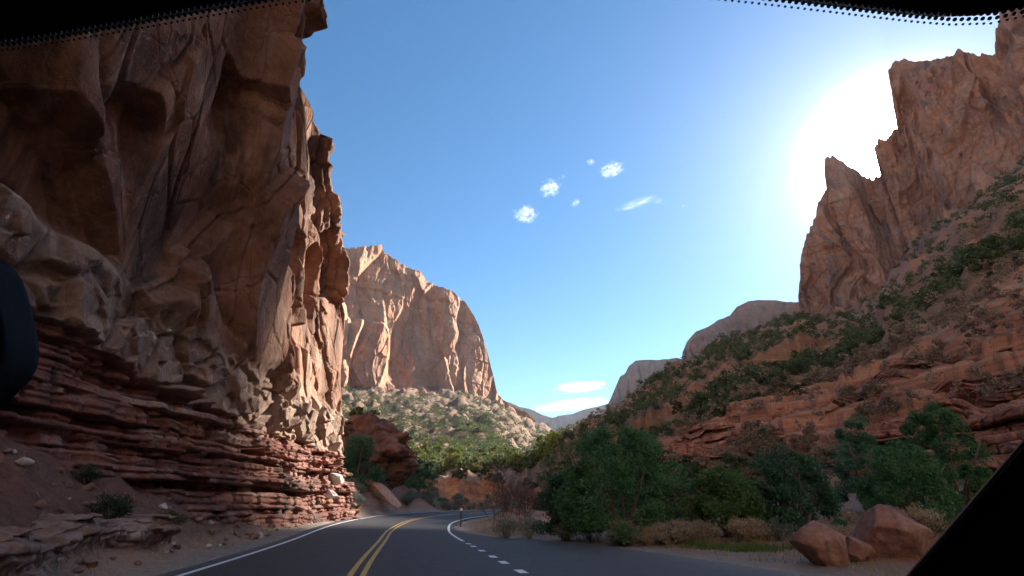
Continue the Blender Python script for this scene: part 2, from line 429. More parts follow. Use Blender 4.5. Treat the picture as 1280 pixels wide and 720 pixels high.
def terrain(x, y, full=False):
    x = np.atleast_1d(np.asarray(x, float)); y = np.atleast_1d(np.asarray(y, float))
    az = np.degrees(np.arctan2(x, y)); r = np.hypot(x, y)
    q = P3(x, y, 0 * x)
    wob = fbm(q / 14, 4, 3)
    azw = az + 2.0 * fbm(q / 30, 3, 11) * sstep(30, 90, r)
    rw = r * (1 + .05 * wob * sstep(25, 60, r) * (1 - .85 * sstep(100, 108, r) * (1 - sstep(130, 150, r)) * (az < 6)))
    z = table(azw, rw)
    big = sstep(45, 160, r)
    z = z + big * (1.6 * fbm(q / 28, 4, 21) + .5 * fbm(q / 7, 3, 29)) + sstep(150, 500, r) * 7 * fbm(q / 110, 4, 33)
    # gullies and ribs down the hillsides
    z = z - sstep(70, 160, r) * 2.6 * (1 - np.abs(fbm(P3(az * .55, r * .006, 0 * r), 3, 41)) * 2.2)
    # ledges on the right-hand slope
    lw = sstep(12, 20, az) * sstep(3.2, 5, z) * (1 - sstep(15, 24, z)) + .0
    fv, fe = facets(q / 2.6, 51, .5); fv0, fe0 = facets(q / 6.5, 53, .5)
    z = z + lw * (.9 * fv0 + .3 * fv)
    def bench(z, h, ph, a, b, w):
        u = z / h + ph; k = np.floor(u); f = u - k
        return (k - ph + sstep(a, b, f) * w + (1 - w) * f) * h
    wz = .7 * wob + .25 * fbm(q / 4, 3, 55)
    z = z + lw * .95 * (bench(z + wz, 2.5, .2, .50, .68, .88) - wz - z)
    z = z + lw * .9 * (bench(z + .6 * wz, .62, .4, .45, .75, .85) - .6 * wz - z)
    fj, ej = facets(q / 1.3, 65, .6); z = z + lw * (.22 * fj - .45 * np.exp(-(ej / .07) ** 2) * sstep(-.1, .2, fbm(q / 7, 3, 69)))
    z = z - .9 * lw * sstep(15, 19, az) * (1 - sstep(58, 62, az))
    fr3, fe3 = facets(q / 3.4, 59, .6); fr4, _ = facets(q / 1.5, 61, .6)
    z = z + (1 - lw) * sstep(44, 62, r) * (1 - sstep(200, 300, r)) * sstep(2, 8, az) * (.42 * fr3 + .16 * fr4) * sstep(-.35, .3, fbm(q / 18, 3, 67))
    fv2, fe2 = facets(q / 9.0, 57, .5)
    z = z + np.where(az < 4, sstep(134, 180, r), sstep(60, 110, r)) * (1 - lw) * np.where(az < 4, .38, .9 - .3 * sstep(180, 260, r)) * fv2 * sstep(-.2, .25, fbm(q / 40, 3, 63))
    z = z + .05 * fbm(q / 1.1, 3, 5) * sstep(0, 3, r)
    # road cut, shoulders, left-hand talus, low mound on the right past the post
    off = np.full(len(x), 99.0); idx = np.zeros(len(x), int)
    m = r < 170
    off[m], idx[m] = road_at(x[m], y[m])
    rz = road_z(idx, off)
    lo, hi = -LEFT, RIGHT[idx]
    out = np.where(off < 0, lo - off, off - hi)          # metres outside the pavement
    out = np.where(m, out, 99.0)
    blend = sstep(.5, np.where(off < 0, 2.2, 6.0), out)
    z = (rz - .05) * (1 - blend) + z * blend
    z = np.where(out < .3, rz - .09, z)
    ht = np.interp(y, [-60, 5, 18, 26, 34, 42, 46], [3.5, 3.3, 2.7, 1.7, 1.0, .6, 0]) * (off < 0)
    tal = ht * sstep(1.0, 6.4, out) * (1 + .12 * fbm(q / 1.6, 3, 71)) + (off < 0) * sstep(.6, 2, out) * .10 * fbm(q / .7, 3, 77)
    z = z + np.where((off < 0) & (x > -30) & (y < 46), tal, 0)
    md = np.exp(-((x + .3) / 2.6) ** 2 - ((y - 52.5) / 4.5) ** 2)
    z = z + .95 * md * blend + .5 * np.exp(-((x - 4) / 5) ** 2 - ((y - 48) / 5) ** 2) * blend
    if not full: return z
    gravel = (1 - sstep(.3, np.where(off < 0, 2.0, 4.0), out)) * (r < 160)
    red = ((off < 0) & (r < 118) & (az < 6)) * sstep(1.2, 3, out) * (1 - sstep(100, 116, r)) + .85 * md
    scrub = sstep(120, 190, r) * (1 - sstep(5, 9, az)) * (az > -60) + (.3 + .55 * sstep(-.2, .4, fbm(q / 30, 4, 91))) * sstep(70, 110, r) * (az > 0)
    bank = sstep(-11.5, -9.5, az) * (1 - sstep(2, 4, az)) * sstep(104, 110, r) * (1 - sstep(126, 134, r))
    return z, np.clip(gravel, 0, 1), np.clip(red, 0, 1), np.clip(bank, 0, 1), np.clip(scrub, 0, 1)

def build_ground():
    az = np.concatenate([np.linspace(-180, -62, 60)[:-1], np.linspace(-62, -24, 150)[:-1], np.linspace(-24, 58, 560)[:-1], np.linspace(58, 180, 60)[:-1]])
    r = np.concatenate([np.linspace(.6, 10, 30)[:-1], np.linspace(10, 44, 150)[:-1], np.linspace(44, 90, 210)[:-1], np.geomspace(90, 340, 170)[:-1], np.geomspace(340, 1100, 70)[:-1], np.geomspace(1100, 9500, 14)])
    RR, AA = np.meshgrid(r, az, indexing='ij')
    x = (RR * np.sin(np.radians(AA))).ravel(); y = (RR * np.cos(np.radians(AA))).ravel()
    z, g, rd, bk, sb = terrain(x, y, True)
    v = np.vstack([P3(x, y, z), [[0, 0, -.09]]])
    f = grid_faces(len(r), len(az), True)
    me = mesh_np('ground', v, f)
    import bmesh
    n0 = len(v) - 1; m = len(az)
    bm = bmesh.new(); bm.from_mesh(me); bm.verts.ensure_lookup_table()
    for j in range(m):
        fc = bm.faces.new((bm.verts[n0], bm.verts[j], bm.verts[(j + 1) % m])); fc.smooth = True
    bmesh.ops.recalc_face_normals(bm, faces=bm.faces[:]) if False else None
    for fc in bm.faces[:0]: pass
    bm.to_mesh(me); bm.free()
    me.flip_normals() if me.polygons[0].normal.z < 0 else None
    for nm, vals in (('gravel', g), ('red', rd), ('bank', bk), ('scrub', sb)): add_attr(me, nm, np.append(vals, 0))
    o = link('ground', me, M['ground']); tag(o, 'red desert ground rising into rocky hillsides', kind='structure')
build_ground()
def tz(x, y): return float(terrain([x], [y])[0])

# ------------------------------------------------------------------ road and its markings
def strip(offs, i0, i1, lift, step=1, thick=0):
    ii = np.arange(i0, i1, step); rows = []
    for i in ii:
        oo = [o(i) if callable(o) else o for o in offs]
        rows.append([(RX[i] + NX[i] * o, RY[i] + NY[i] * o, RZ[i] - BANK[i] * min(max(o, -6), 6) + lift) for o in oo])
    v = np.array(rows).reshape(-1, 3)
    return v, grid_faces(len(ii), len(offs))
def i_at(y): return int(np.argmin(np.abs(RY - y) + (RX > 2) * 50 * (RY > 60)))
offs = [-LEFT] + list(np.linspace(-3.6, 3.6, 25)) + [(lambda i, k=k: 3.6 + (RIGHT[i] - 3.6) * k) for k in (.25, .5, .75, .9, 1)]
v, f = strip(offs, 2, len(S) - 2, 0)
me = mesh_np('road', v, f); me.flip_normals() if me.polygons[0].normal.z < 0 else None
no = len(offs); nr = len(v) // no
dust = np.zeros((nr, no)); wheel = np.zeros((nr, no))
for j, o in enumerate(offs):
    if not callable(o):
        a = abs(o); wheel[:, j] = math.exp(-((a - 1.0) / .35) ** 2) + math.exp(-((a - 2.6) / .35) ** 2)
dust[:, 0] = .8; dust[:, -1] = .9; dust[:, -2] = .55; dust[:, -3] = .35; dust[:, -4] = .22; dust[:, -5] = .1
add_attr(me, 'dust', dust.ravel()); add_attr(me, 'wheel', wheel.ravel())
road = link('road', me, M['asphalt']); tag(road, 'two-lane asphalt road curving to the right under the cliff', kind='structure')
def marking(name, o0, o1, i0, i1, mat, label):
    v, f = strip([o0, o1], i0, i1, .005)
    me = mesh_np(name, v, f); me.flip_normals() if me.polygons[0].normal.z < 0 else None
    tag(link(name, me, mat), label, kind='structure')
last = len(S) - 3
marking('road_marking_line', -.19, -.07, 3, last, M['yellow_paint'], 'solid yellow centre line on the cliff side of the pair')
marking('road_marking_line', .07, .19, 3, last, M['yellow_paint'], 'solid yellow centre line on the pull-out side of the pair')
marking('road_marking_line', -3.58, -3.44, 3, last, M['white_paint'], 'white edge line along the foot of the cliff')
marking('road_marking_line', 3.36, 3.52, i_at(24.2), last, M['white_paint'], 'white edge line on the inside of the bend')
for y0 in (22.3, 20.4, 18.0, 15.8, 13.8, 11.8, 9.7, 7.6):
    i = i_at(y0)
    marking('road_marking_line', 3.34, 3.54, i - 1, i + 2, M['white_paint'], 'short white dash across the mouth of the pull-out')

# ------------------------------------------------------------------ the cliff beside the road
# outline of the cliff's end against the sky: (elevation, azimuth) seen from the road
CLIFF_END = np.array([(-5, -15.4), (0, -15.6), (2.2, -16.2), (3.6, -17.2), (5.5, -17.7), (8.1, -17.8), (12.1, -18.7), (17.1, -19.0), (23, -19.3), (28.1, -19.9), (29.5, -20.8), (31, -22.5), (33, -23.2), (34.5, -23.8), (36.2, -23.0), (38, -22.6), (39.4, -22.8), (40.3, -23.6), (40.7, -26.6), (42.9, -28.5), (45.4, -28.7), (48.8, -28.1), (52, -28.6), (60, -30)])
def cliff_geom(s, z, ztab, ytab):
    yend = np.interp(z, ztab, ytab)
    # rounded end of the face
    ry = 1.8
    y = np.where(s < -ry, yend + s, 0); x = np.where(s < -ry, -14.0, 0)
    # squeeze the columns so that the part beyond a stepped-back end folds behind the first buttress
    y = np.where(s < -ry, np.minimum(44.5 + s, 0) + 0, y)
    zf = np.arange(-2, 70.01, .3); kern = np.hanning(23); kern /= kern.sum()
    ysm = np.convolve(np.pad(np.interp(zf, ztab, ytab), 11, 'edge'), kern, 'valid'); yb = np.interp(z, zf, ysm)
    scale_y = (yb - 9) / (44.5 - 9)
    yf = np.where(44.5 + s < 9, 44.5 + s, 9 + (44.5 + s - 9) * scale_y + (yend - yb) * sstep(-9, -1.8, s))
    a = np.clip((s + ry) / (2 * ry), 0, 1) * (math.pi / 2)
    cx, cy = -14 - ry, yend - ry
    x = np.where(s < -ry, -14.0, np.where(s > ry, cx - (s - ry), cx + ry * np.cos(a)))
    y = np.where(s < -ry, np.minimum(yf, cy), np.where(s > ry, yend, cy + ry * np.sin(a)))
    nx = np.where(s < -ry, 1.0, np.where(s > ry, 0.0, np.cos(a))); ny = np.where(s < -ry, 0.0, np.where(s > ry, 1.0, np.sin(a)))
    p = P3(x, y, z)
    w = fbm(p / 3.2, 4, 101); w2 = fbm(p / np.array([1.3, 1.3, .7]), 3, 109)
    # --- massive sandstone: big fractured planes within smaller ones
    pw = p + .35 * np.stack([fbm(p / 5, 3, 131), fbm(p / 5, 3, 137), fbm(p / 5, 3, 139)], 1)
    th_ = R(24); pt = np.stack([pw[:, 0], pw[:, 1] * math.cos(th_) + pw[:, 2] * math.sin(th_), -pw[:, 1] * math.sin(th_) + pw[:, 2] * math.cos(th_)], 1)
    f0, e0 = facets(pt / np.array([7.5, 7.5, 30]), 199, 1.9, .09)
    f1, e1 = facets(pt / np.array([5.6, 5.6, 10.5]), 201, 2.3, .09)
    f2, e2 = facets(pt / np.array([1.9, 1.9, 3.8]), 205, 2.2)
    f3, e3 = facets(pw / np.array([.8, .8, 1.1]), 209, 2.0)
    f4, e4 = facets(p / np.array([.32, .32, .36]), 213, 1.6)
    rough = sstep(-.02, .42, fbm(p / 6, 3, 151))
    mass = .68 * f0 + .72 * f1 + (.05 + .19 * rough) * f2 + (.008 + .075 * rough) * f3 + (.004 + .022 * rough) * f4 + .07 * w
    mass -= .25 * np.exp(-(e0 / .02) ** 2) + .35 * np.exp(-(e1 / .025) ** 2) + .12 * np.exp(-(e2 / .03) ** 2)
    # undercut hollows with a sharp roof (centre y, roof z, half width, height, depth)
    for hy, hz, ay, hh, dp in ((27.5, 17.5, 2.2, 8.5, 1.5), (18.5, 21.0, 1.7, 5.0, 1.5), (14.2, 15.0, 1.3, 4.0, 1.4), (31.5, 12.5, 2.2, 5.0, 1.6), (22.0, 28.0, 2.4, 4.0, 1.7), (34.8, 20, 1.0, 8, 1.2)):
        yy_ = np.abs(y - hy + .35 * (z - hz) * .4 + .5 * w) / ay; dz = (hz + 1.2 * w - .8 * yy_ ** 2) - z
        mass -= dp * (1 - sstep(.55, 1.15, yy_)) * sstep(0, .35, dz) * (1 - sstep(0, hh, dz)) ** .8
    # --- blocky band under it
    b1, be = facets(p / np.array([2.1, 2.1, 1.9]), 221, 1.1); b2, be2 = facets(p / np.array([.7, .7, .6]), 225, 1.0)
    block = .45 + .36 * b1 + .13 * b2 + .06 * w2 - .25 * np.exp(-(be / .06) ** 2)
    # --- thin red beds
    zw = z + .22 * fbm(P3(x / 9, y / 9, 0 * z), 3, 161) - .012 * (y - 25)
    th = .30
    lay = np.floor(zw / th + .35 * np.sin(zw * 2.1) + .3 * np.sin(zw * 5.3)); fr = (zw / th + .35 * np.sin(zw * 2.1) + .3 * np.sin(zw * 5.3)) - lay
    rl = _f(_h(lay.astype(np.int64), 0 * lay.astype(np.int64), 0 * lay.astype(np.int64), 77))
    al = vnoise(P3(x / 2.6 + lay * 7.1, y / 2.6, lay * 3.7), 171) + .6 * vnoise(P3(x / .8 + lay * 5.3, y / .8, lay * 1.7), 173)
    jb, je = facets(P3(x / .9, y / .9, lay * 1.37 + .5), 231, .3)
    zt2 = zw / .085 + 1.3 * vnoise(P3(x / 1.5, y / 1.5, zw), 177); l2 = np.floor(zt2).astype(np.int64); r2 = _f(_h(l2, l2 * 0, l2 * 0, 79))
    bed = .62 * (rl - .5) * 1.6 + .34 * al + .22 * jb - .16 * np.abs(2 * fr - 1) ** 6 + .05 * w2 + .13 * (r2 - .5) - .12 * np.exp(-(je / .07) ** 2)
    bed = bed + .26 * (5.4 - z)                          # stepping out towards the foot
    zt = 5.3 + .5 * w + .085 * np.clip(26 - y, 0, 20); zb = zt + 2.7 + .9 * fbm(P3(x / 4, y / 4, 0 * z), 3, 181)
    k1 = sstep(-.12, .12, z - zt); k2 = sstep(-.5, .7, z - zb)
    d = bed * (1 - k1) + (block - .15) * k1 * (1 - k2) + (mass + .30) * k2
    d += k2 * 1.1 * (1 - sstep(22.6, 24.2, y + .35 * w)) * sstep(11, 18, z)
    d += .012 * np.clip(z - 9, 0, 30)
    d *= sstep(-60, -30, y) if False else 1.0
    # fade the displacement on the hidden return far behind the face
    d = np.where(s > 6, d * .6, d)
    x = x + nx * d; y = y + ny * d * .55
    return x, y, k1, k2
def build_cliff():
    ys = np.concatenate([np.linspace(-42, 9, 60)[:-1], np.linspace(9, 44.5, 640)])
    s = np.concatenate([ys - 44.5, np.geomspace(.06, 60, 110)])
    zs = np.concatenate([np.linspace(-1.5, 8.5, 210)[:-1], np.linspace(8.5, 36, 360)[:-1], np.linspace(36, 70, 110)])
    ztab = np.array([-2, 4, 7, 10.5, 14, 18.5, 20.8, 21.6, 22.4, 23.5, 25.2, 26.4, 27.2, 27.8, 28.4, 28.9, 70.])
    ytab = np.array([44, 44, 43.4, 40.0, 38.2, 37.2, 36.0, 33.2, 30.4, 30.0, 31.4, 31.2, 30.4, 28.0, 24.6, 22.8, 21.6])
    zg = np.arange(-2, 70.01, .3); yg = np.interp(zg, ztab, ytab)
    sc = np.concatenate([np.linspace(-14, -.1, 110), np.geomspace(.06, 6, 24)])
    for it in range(9):          # settle the end of the face on its outline
        ZZ, SS = np.meshgrid(zg, sc, indexing='ij'); x, y, _, _ = cliff_geom(SS.ravel(), ZZ.ravel(), zg, yg)
        x, y = x.reshape(ZZ.shape), y.reshape(ZZ.shape); A = np.degrees(np.arctan2(x, y)); j = A.argmax(1); i = np.arange(len(zg))
        hd = np.hypot(x[i, j], y[i, j]); el = np.degrees(np.arctan2(zg - CAMZ, hd)); want = np.interp(el, *CLIFF_END.T)
        dy = np.abs(x[i, j]) / np.tan(np.radians(-want)) - y[i, j]
        dy = np.convolve(np.pad(np.clip(dy, -3, 3), 1, 'edge'), [.25, .5, .25], 'valid'); dy[zg < .6] = dy[zg >= .6][0]; dy[zg > 46] = dy[zg <= 46][-1]
        yg = yg + .65 * np.convolve(np.pad(dy, 2, 'edge'), [.1, .22, .36, .22, .1], 'valid')
    kn = np.hanning(9); kn /= kn.sum(); yg = np.convolve(np.pad(yg, 4, 'edge'), kn, 'valid')
    ZZ, SS = np.meshgrid(zs, s, indexing='ij'); z = ZZ.ravel(); s = SS.ravel()
    x, y, k1, k2 = cliff_geom(s, z, zg, yg)
    me = mesh_np('cliff', P3(x, y, z), grid_faces(len(zs), SS.shape[1])); add_attr(me, 'bed', 1 - k1); add_attr(me, 'block', k1 * (1 - k2))
    if me.polygons[2000].normal.x < 0: me.flip_normals()
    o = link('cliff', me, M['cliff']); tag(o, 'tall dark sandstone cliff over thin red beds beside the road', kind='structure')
build_cliff()

# ------------------------------------------------------------------ distant cliffs
def cliff_band(name, pts, rad, base_el, depth, mat, label, sc, amp, seed, ncol=520, nrow=170, lean=.12, top_noise=.0, batter=None, vst=3.6, gain=(1, .5, .2, .08), tilt=.8, cleft=.3, soft=.085):
    """a cliff wall standing at horizontal distance rad(az); pts give the skyline as (azimuth, elevation)"""
    pa, pe = np.array(pts).T
    az = np.linspace(pa[0], pa[-1], ncol)
    # crowd columns where the skyline is steep
    dens = np.abs(np.gradient(np.interp(az, pa, pe), az)) * .5 + 1
    cd = np.cumsum(dens); az = np.interp(np.linspace(cd[0], cd[-1], ncol), cd, az)
    r0 = np.interp(az, *zip(*rad)) if isinstance(rad, list) else np.full(ncol, float(rad))
    el = np.interp(az, pa, pe)
    zt = CAMZ + r0 * np.tan(np.radians(el))
    bl = np.interp(az, *zip(*base_el)) if isinstance(base_el, list) else np.full(ncol, float(base_el))
    zb = CAMZ + r0 * np.tan(np.radians(bl)) - sc * .6
    zt = zt + top_noise * fbm(P3(az * 4, 0 * az, 0 * az), 5, seed + 3)
    t = np.linspace(0, 1, nrow)[:, None]
    z = zb + (zt - zb) * t
    # foot stands forward, crest right at r0
    r = r0 - lean * (zt - zb) * (1 - t) ** (batter or 1.6)
    a = np.radians(az)[None, :] + 0 * t
    x, y, zz = (r * np.sin(a)), (r * np.cos(a)), z
    n = x.size; p = P3(x.ravel(), y.ravel(), zz.ravel())
    pw = p + sc * .25 * np.stack([fbm(p / sc, 3, seed + 31), fbm(p / sc, 3, seed + 37), 0 * p[:, 0]], 1)
    f1, e1 = facets(pw / (np.array([1, 1, vst]) * sc), seed, tilt, soft)
    f2, e2 = facets(pw / (np.array([.36, .36, .36 * vst * .8]) * sc), seed + 4, tilt, soft)
    f3, e3 = facets(pw / (np.array([.12, .12, .12 * (1 + vst) / 2]) * sc), seed + 8, tilt)
    f4, e4 = facets(pw / (np.array([.045, .045, .07]) * sc), seed + 12, .7)
    d = amp * (gain[0] * f1 + gain[1] * f2 + gain[2] * f3 + gain[3] * f4 + .06 * fbm(p / (sc * .2), 4, seed + 15)) - amp * cleft * np.exp(-(e1 / .06) ** 2) - amp * .15 * np.exp(-(e2 / .05) ** 2)
    # bedding notches
    zz1 = p[:, 2] / (sc * .16) + .5 * fbm(p / (sc * 2), 2, seed + 19)
    lay = np.floor(zz1).astype(np.int64)
    d += amp * .10 * (_f(_h(lay, lay * 0, lay * 0, seed + 23)) - .5) * 2
    fade = (1 - .75 * sstep(.9, 1.0, t)) + 0 * a
    d = d * fade.ravel()
    hx, hy = -np.sin(a).ravel(), -np.cos(a).ravel()
    px, py = p[:, 0] + hx * d, p[:, 1] + hy * d
    v = P3(px, py, p[:, 2]).reshape(nrow, ncol, 3)
    rows = [v]
    for k, (back, drop) in enumerate(((.12, -.01), (.4, .0), (.8, .01), (1.0, .15), (1.15, .6), (1.3, 1.0))):
        rr = r0 + back * depth
        zz = zt + (zt - zb) * (-drop) + (np.abs(fbm(P3(az * 2, 0 * az + k, 0 * az), 3, seed + 41)) * sc * .05 if k < 3 else 0)
        if k == 0: zz = zt - .01 * (zt - zb)
        rows.append(np.stack([rr * np.sin(np.radians(az)), rr * np.cos(np.radians(az)), zz], -1)[None])
    v = np.concatenate(rows, 0); nr = v.shape[0]
    me = mesh_np(name, v.reshape(-1, 3), grid_faces(nr, ncol))
    o = link(name, me, mat); tag(o, label, kind='structure')
    return o

cliff_band('butte', [(-27, 24), (-23, 25.8), (-19.7, 26.4), (-18, 26.7), (-16.1, 27.15), (-15.6, 26.4), (-15.2, 26.3), (-13.7, 25.4), (-12.4, 24.9), (-11.2, 24.6), (-10.4, 23.7), (-8.7, 23.2), (-7.2, 22.8), (-6.6, 22.3), (-5.8, 21.9), (-4.6, 20.4), (-3.8, 18.8), (-3.1, 17.0), (-2.6, 15.3), (-2.0, 13.2), (-1.6, 11.6), (-.8, 10.9), (.2, 10.3), (1.8, 9.6), (2.6, 8.8)],
           [(-27, 740), (-19, 812), (-15, 853), (-10, 902), (-5, 955), (-2, 992), (2.6, 1045)], [(-27, 9), (-18, 10.5), (-8, 10.5), (-3, 9), (2.6, 5)], 420, M['far_cliff'],
           'tan sandstone butte with sunlit ribs rising past the end of the cliff', 150, 24, 301, ncol=760, nrow=260, lean=.22, top_noise=3, vst=3.4, gain=(.7, .46, .13, .04), tilt=1.5, soft=.085)
cliff_band('spires', [(30.6, 15), (31.1, 19.1), (31.6, 20.6), (32.0, 22.5), (32.7, 24.1), (33.6, 25.4), (34.5, 26.6), (35.1, 27.9), (36.1, 28.9), (36.3, 30.6), (36.7, 31.5), (37.4, 31.7), (38.3, 30.7), (39.2, 29.6), (40.1, 28.5), (40.9, 28.7), (41.1, 31.2), (41.7, 31.8), (42.3, 31.6), (43.4, 32.0), (43.8, 34.0), (44.4, 36.6), (44.9, 37.1), (45.9, 37.2), (46.6, 36.4), (48, 35.9), (49.2, 35.6), (49.9, 36.0), (50.8, 34.9), (52.0, 34.5), (52.6, 35.9), (53.6, 36.9), (56, 37.5), (60, 38), (70, 36), (82, 34)],
           [(30.6, 760), (36, 770), (38.6, 785), (39.4, 830), (41.0, 850), (44, 835), (48, 800), (53, 760), (60, 720), (82, 650)], [(30.6, 14.5), (36, 14.8), (40, 17.5), (46, 20), (52, 21), (60, 20), (82, 16)], 240, M['spire'],
           'jagged red-brown cliff and spires hiding the sun above the slope', 62, 13, 401, ncol=1000, nrow=300, lean=.16, top_noise=6, vst=3.6, gain=(.9, .5, .15, .05), tilt=1.6, cleft=.5)
cliff_band('ridge', [(9.4, 8), (10.5, 10.3), (11.2, 11.6), (12.1, 13.3), (12.6, 13.5), (13.2, 14.4), (13.9, 14.8), (15.2, 14.8), (16.4, 14.7), (18.2, 14.9), (20, 14.4), (23, 13)], 1700, 5, 500, M['ridge'],
           'hazy brown mesa end, the lower of two beyond the slope', 110, 26, 501, ncol=220, nrow=70, lean=.12)
cliff_band('ridge', [(17.6, 10), (19.0, 15.4), (19.6, 16.4), (20.7, 17.3), (21.8, 17.6), (23.0, 18.2), (24.4, 18.6), (25.2, 19.4), (26.4, 19.75), (28, 19.6), (29.1, 19.4), (30.1, 19.0), (33, 19)], 1300, 8, 400, M['ridge'],
           'hazy brown mesa end, the higher of two beyond the slope', 90, 22, 551, ncol=240, nrow=80, lean=.12)
cliff_band('ridge', [(-6, 12), (-1.6, 11.0), (-.4, 10.8), (.8, 10.3), (1.8, 10.1), (2.6, 9.8), (3.4, 9.4), (4.4, 9.1), (5.3, 9.3), (6.6, 9.4), (8, 9.9), (9.5, 10.2), (12, 10.8), (16, 11)], 4200, 2, 900, M['ridge'],
           'blue far ridge closing the end of the valley', 260, 60, 601, ncol=240, nrow=60, lean=.5)

# red bedded ledges on the right-hand slope: a stair of broken beds
def red_ledges():
    rg = np.random.default_rng(77)
    bz = [1.6]
    while bz[-1] < 18.5: bz.append(bz[-1] + rg.choice([.2, .3, .42, .6, .85, 1.2], p=[.28, .26, .2, .14, .08, .04]))
    bz = np.array(bz)
    az = np.linspace(14.5, 60, 900)
    zs = np.unique(np.concatenate([np.linspace(1.6, bz[-1] - .02, 330), bz[:-1] + .012, bz[1:] - .012]))
    ZZ, AA = np.meshgrid(zs, az, indexing='ij'); z = ZZ.ravel(); a = AA.ravel()
    r0 = np.interp(a, [14, 17, 20, 25, 30, 35, 40, 45, 51, 60], [64, 59, 55.5, 54, 50.5, 48.5, 45.5, 42.5, 40.5, 40])
    ztop = np.interp(a, [14, 16, 20, 25, 30, 35, 40, 45, 51, 60], [6, 9, 13, 15, 13.8, 17, 17, 17.6, 18, 18.2])
    run = np.interp(a, [14, 20, 30, 35, 40, 60], [2.3, 2.6, 2.4, 1.85, 1.75, 1.35])
    x0, y0 = r0 * np.sin(np.radians(a)), r0 * np.cos(np.radians(a))
    warp = 1.0 * fbm(P3(x0 / 16, y0 / 16, 0 * a), 3, 871) + .25 * fbm(P3(x0 / 4, y0 / 4, z / 4), 3, 873)
    k = np.clip(np.searchsorted(bz, z) - 1, 0, len(bz) - 2)
    lo, hi = bz[k], bz[k + 1]; fr = (z - lo) / (hi - lo)
    stair = lo + .12 * (z - lo)
    r = r0 - 1.2 + run * (stair - 3)
    hz = _f(_h(k, 0 * k, 0 * k, 61))
    sx, sy = x0 + k * 13.7, y0 - k * 5.1
    al = vnoise(P3(sx / 6, sy / 6, k * 3.1), 875) * 1.5 + vnoise(P3(sx / 2.1, sy / 2.1, k * 1.3), 877) * .8
    jb, je = facets(P3(x0 / 2.4, y0 / 2.4, k * 1.37 + .5), 879, .5); jb2, je2 = facets(P3(x0 / .9, y0 / .9, z / .7), 881, .8)
    r = r + (hz - .5) * 2.0 + al + .55 * jb + .16 * jb2 + .35 * np.abs(2 * fr - 1) ** 6 + .5 * np.exp(-(je / .07) ** 2)
    zz = z + warp + .12 * fbm(P3(x0 / 1.2, y0 / 1.2, z), 3, 883)
    # above the top bed the surface sinks back under the soil
    over = np.clip(z - ztop, 0, None); zz = zz - over * 1.6; r = r + over * 1.0
    x, y = r * np.sin(np.radians(a)), r * np.cos(np.radians(a))
    # soil aprons bury parts of the stair
    bury = sstep(.12, .4, fbm(P3(x / 13, y / 13, 0 * x), 3, 887)); zz = zz - 1.6 * bury
    v = P3(x, y, zz)
    me = mesh_np('rock_ledges', v, grid_faces(len(zs), len(az)))
    n = me.polygons[2000].normal
    if n.x * x[2000] + n.y * y[2000] > 0: me.flip_normals()
    o = link('hillside_ledges', me, M['red_ledge']); tag(o, 'broken red rock ledges stepping up the right-hand hillside', kind='structure')
M['red_ledge'] = rock_mat('red_ledge_rock', (.15, .066, .046), (.235, .108, .074), (.36, .21, .155), 1.1, v_amt=.7, pale_amt=.35, bed=.6, grey=(.42, .31, .25))
red_ledges()

# unseen canyon wall, added behind the camera to bounce warm sun into the shade
cliff_band('bounce_wall', [(62, 20), (80, 26), (95, 27), (110, 33), (130, 38), (150, 37), (170, 41), (190, 40), (210, 43), (230, 41), (250, 43), (270, 40), (285, 38)],
           [(62, 560), (95, 420), (130, 380), (180, 360), (230, 330), (285, 260)], 2, 260, M['canyon'], 'unseen pale canyon wall added behind the car to bounce sunlight', 60, 7, 651, ncol=260, nrow=60, lean=.3)

# ------------------------------------------------------------------ rocks
def rock_mesh(name, dims, seed, cuts=10, sub=5, rough=.05, sharp=1.0):
    """a boulder: a sphere cut by random planes, then roughened"""
    import bmesh
    bm = bmesh.new(); bmesh.ops.create_icosphere(bm, subdivisions=sub, radius=1)
    v = np.array([q.co[:] for q in bm.verts]); rg = np.random.default_rng(seed)
    for k in range(cuts):
        n = rg.normal(size=3); n /= np.linalg.norm(n); h = rg.uniform(.52, .86)
        d = v @ n - h
        v = v - np.where(d > 0, d * sharp, 0)[:, None] * n
    v = v / np.abs(v).max(0)
    f1, _ = facets(v * 2.2 + seed, seed, .6)
    u = v / np.linalg.norm(v, axis=1)[:, None]
    v = v + u * (rough * f1 + rough * .8 * fbm(v * 5 + seed, 4, seed))[:, None]
    v = v * np.array(dims) / 2
    for q, c in zip(bm.verts, v): q.co = c
    for fc in bm.faces: fc.smooth = True
    me = bpy.data.meshes.new(name); bm.to_mesh(me); bm.free()
    return me

def put_rock(name, x, y, dims, seed, mat, label, rot=(0, 0, 0), sink=.25, cat='boulder', z=None, **kw):
    o = link(name, rock_mesh(name, dims, seed, **dict(dict(cuts=15, rough=.03), **kw)), mat)
    zz = tz(x, y) if z is None else z
    o.location = (x, y, zz + dims[2] * (.5 - sink)); o.rotation_euler = tuple(R(a) for a in rot)
    tag(o, label, cat); return o
put_rock('boulder', 7.75, 14.3, (1.45, 1.3, 1.25), 12, M['boulder'], 'smaller grey-topped boulder of the two beside the pull-out', (8, -12, 20), .16)
put_rock('boulder', 9.75, 14.8, (2.15, 1.5, 1.5), 31, M['boulder'], 'bigger red-brown boulder with a flat face, by the dark window pillar', (0, 6, -14), .16)
put_rock('boulder', 8.65, 14.45, (.9, .7, .7), 5, M['boulder'], 'low wedge of rock between the two big boulders', (20, 10, 40), .25)
put_rock('boulder', 11.0, 15.6, (1.2, 1.0, 1.1), 44, M['slab'], 'pale rock half hidden behind the bigger red-brown boulder', (0, 0, 30), .2)
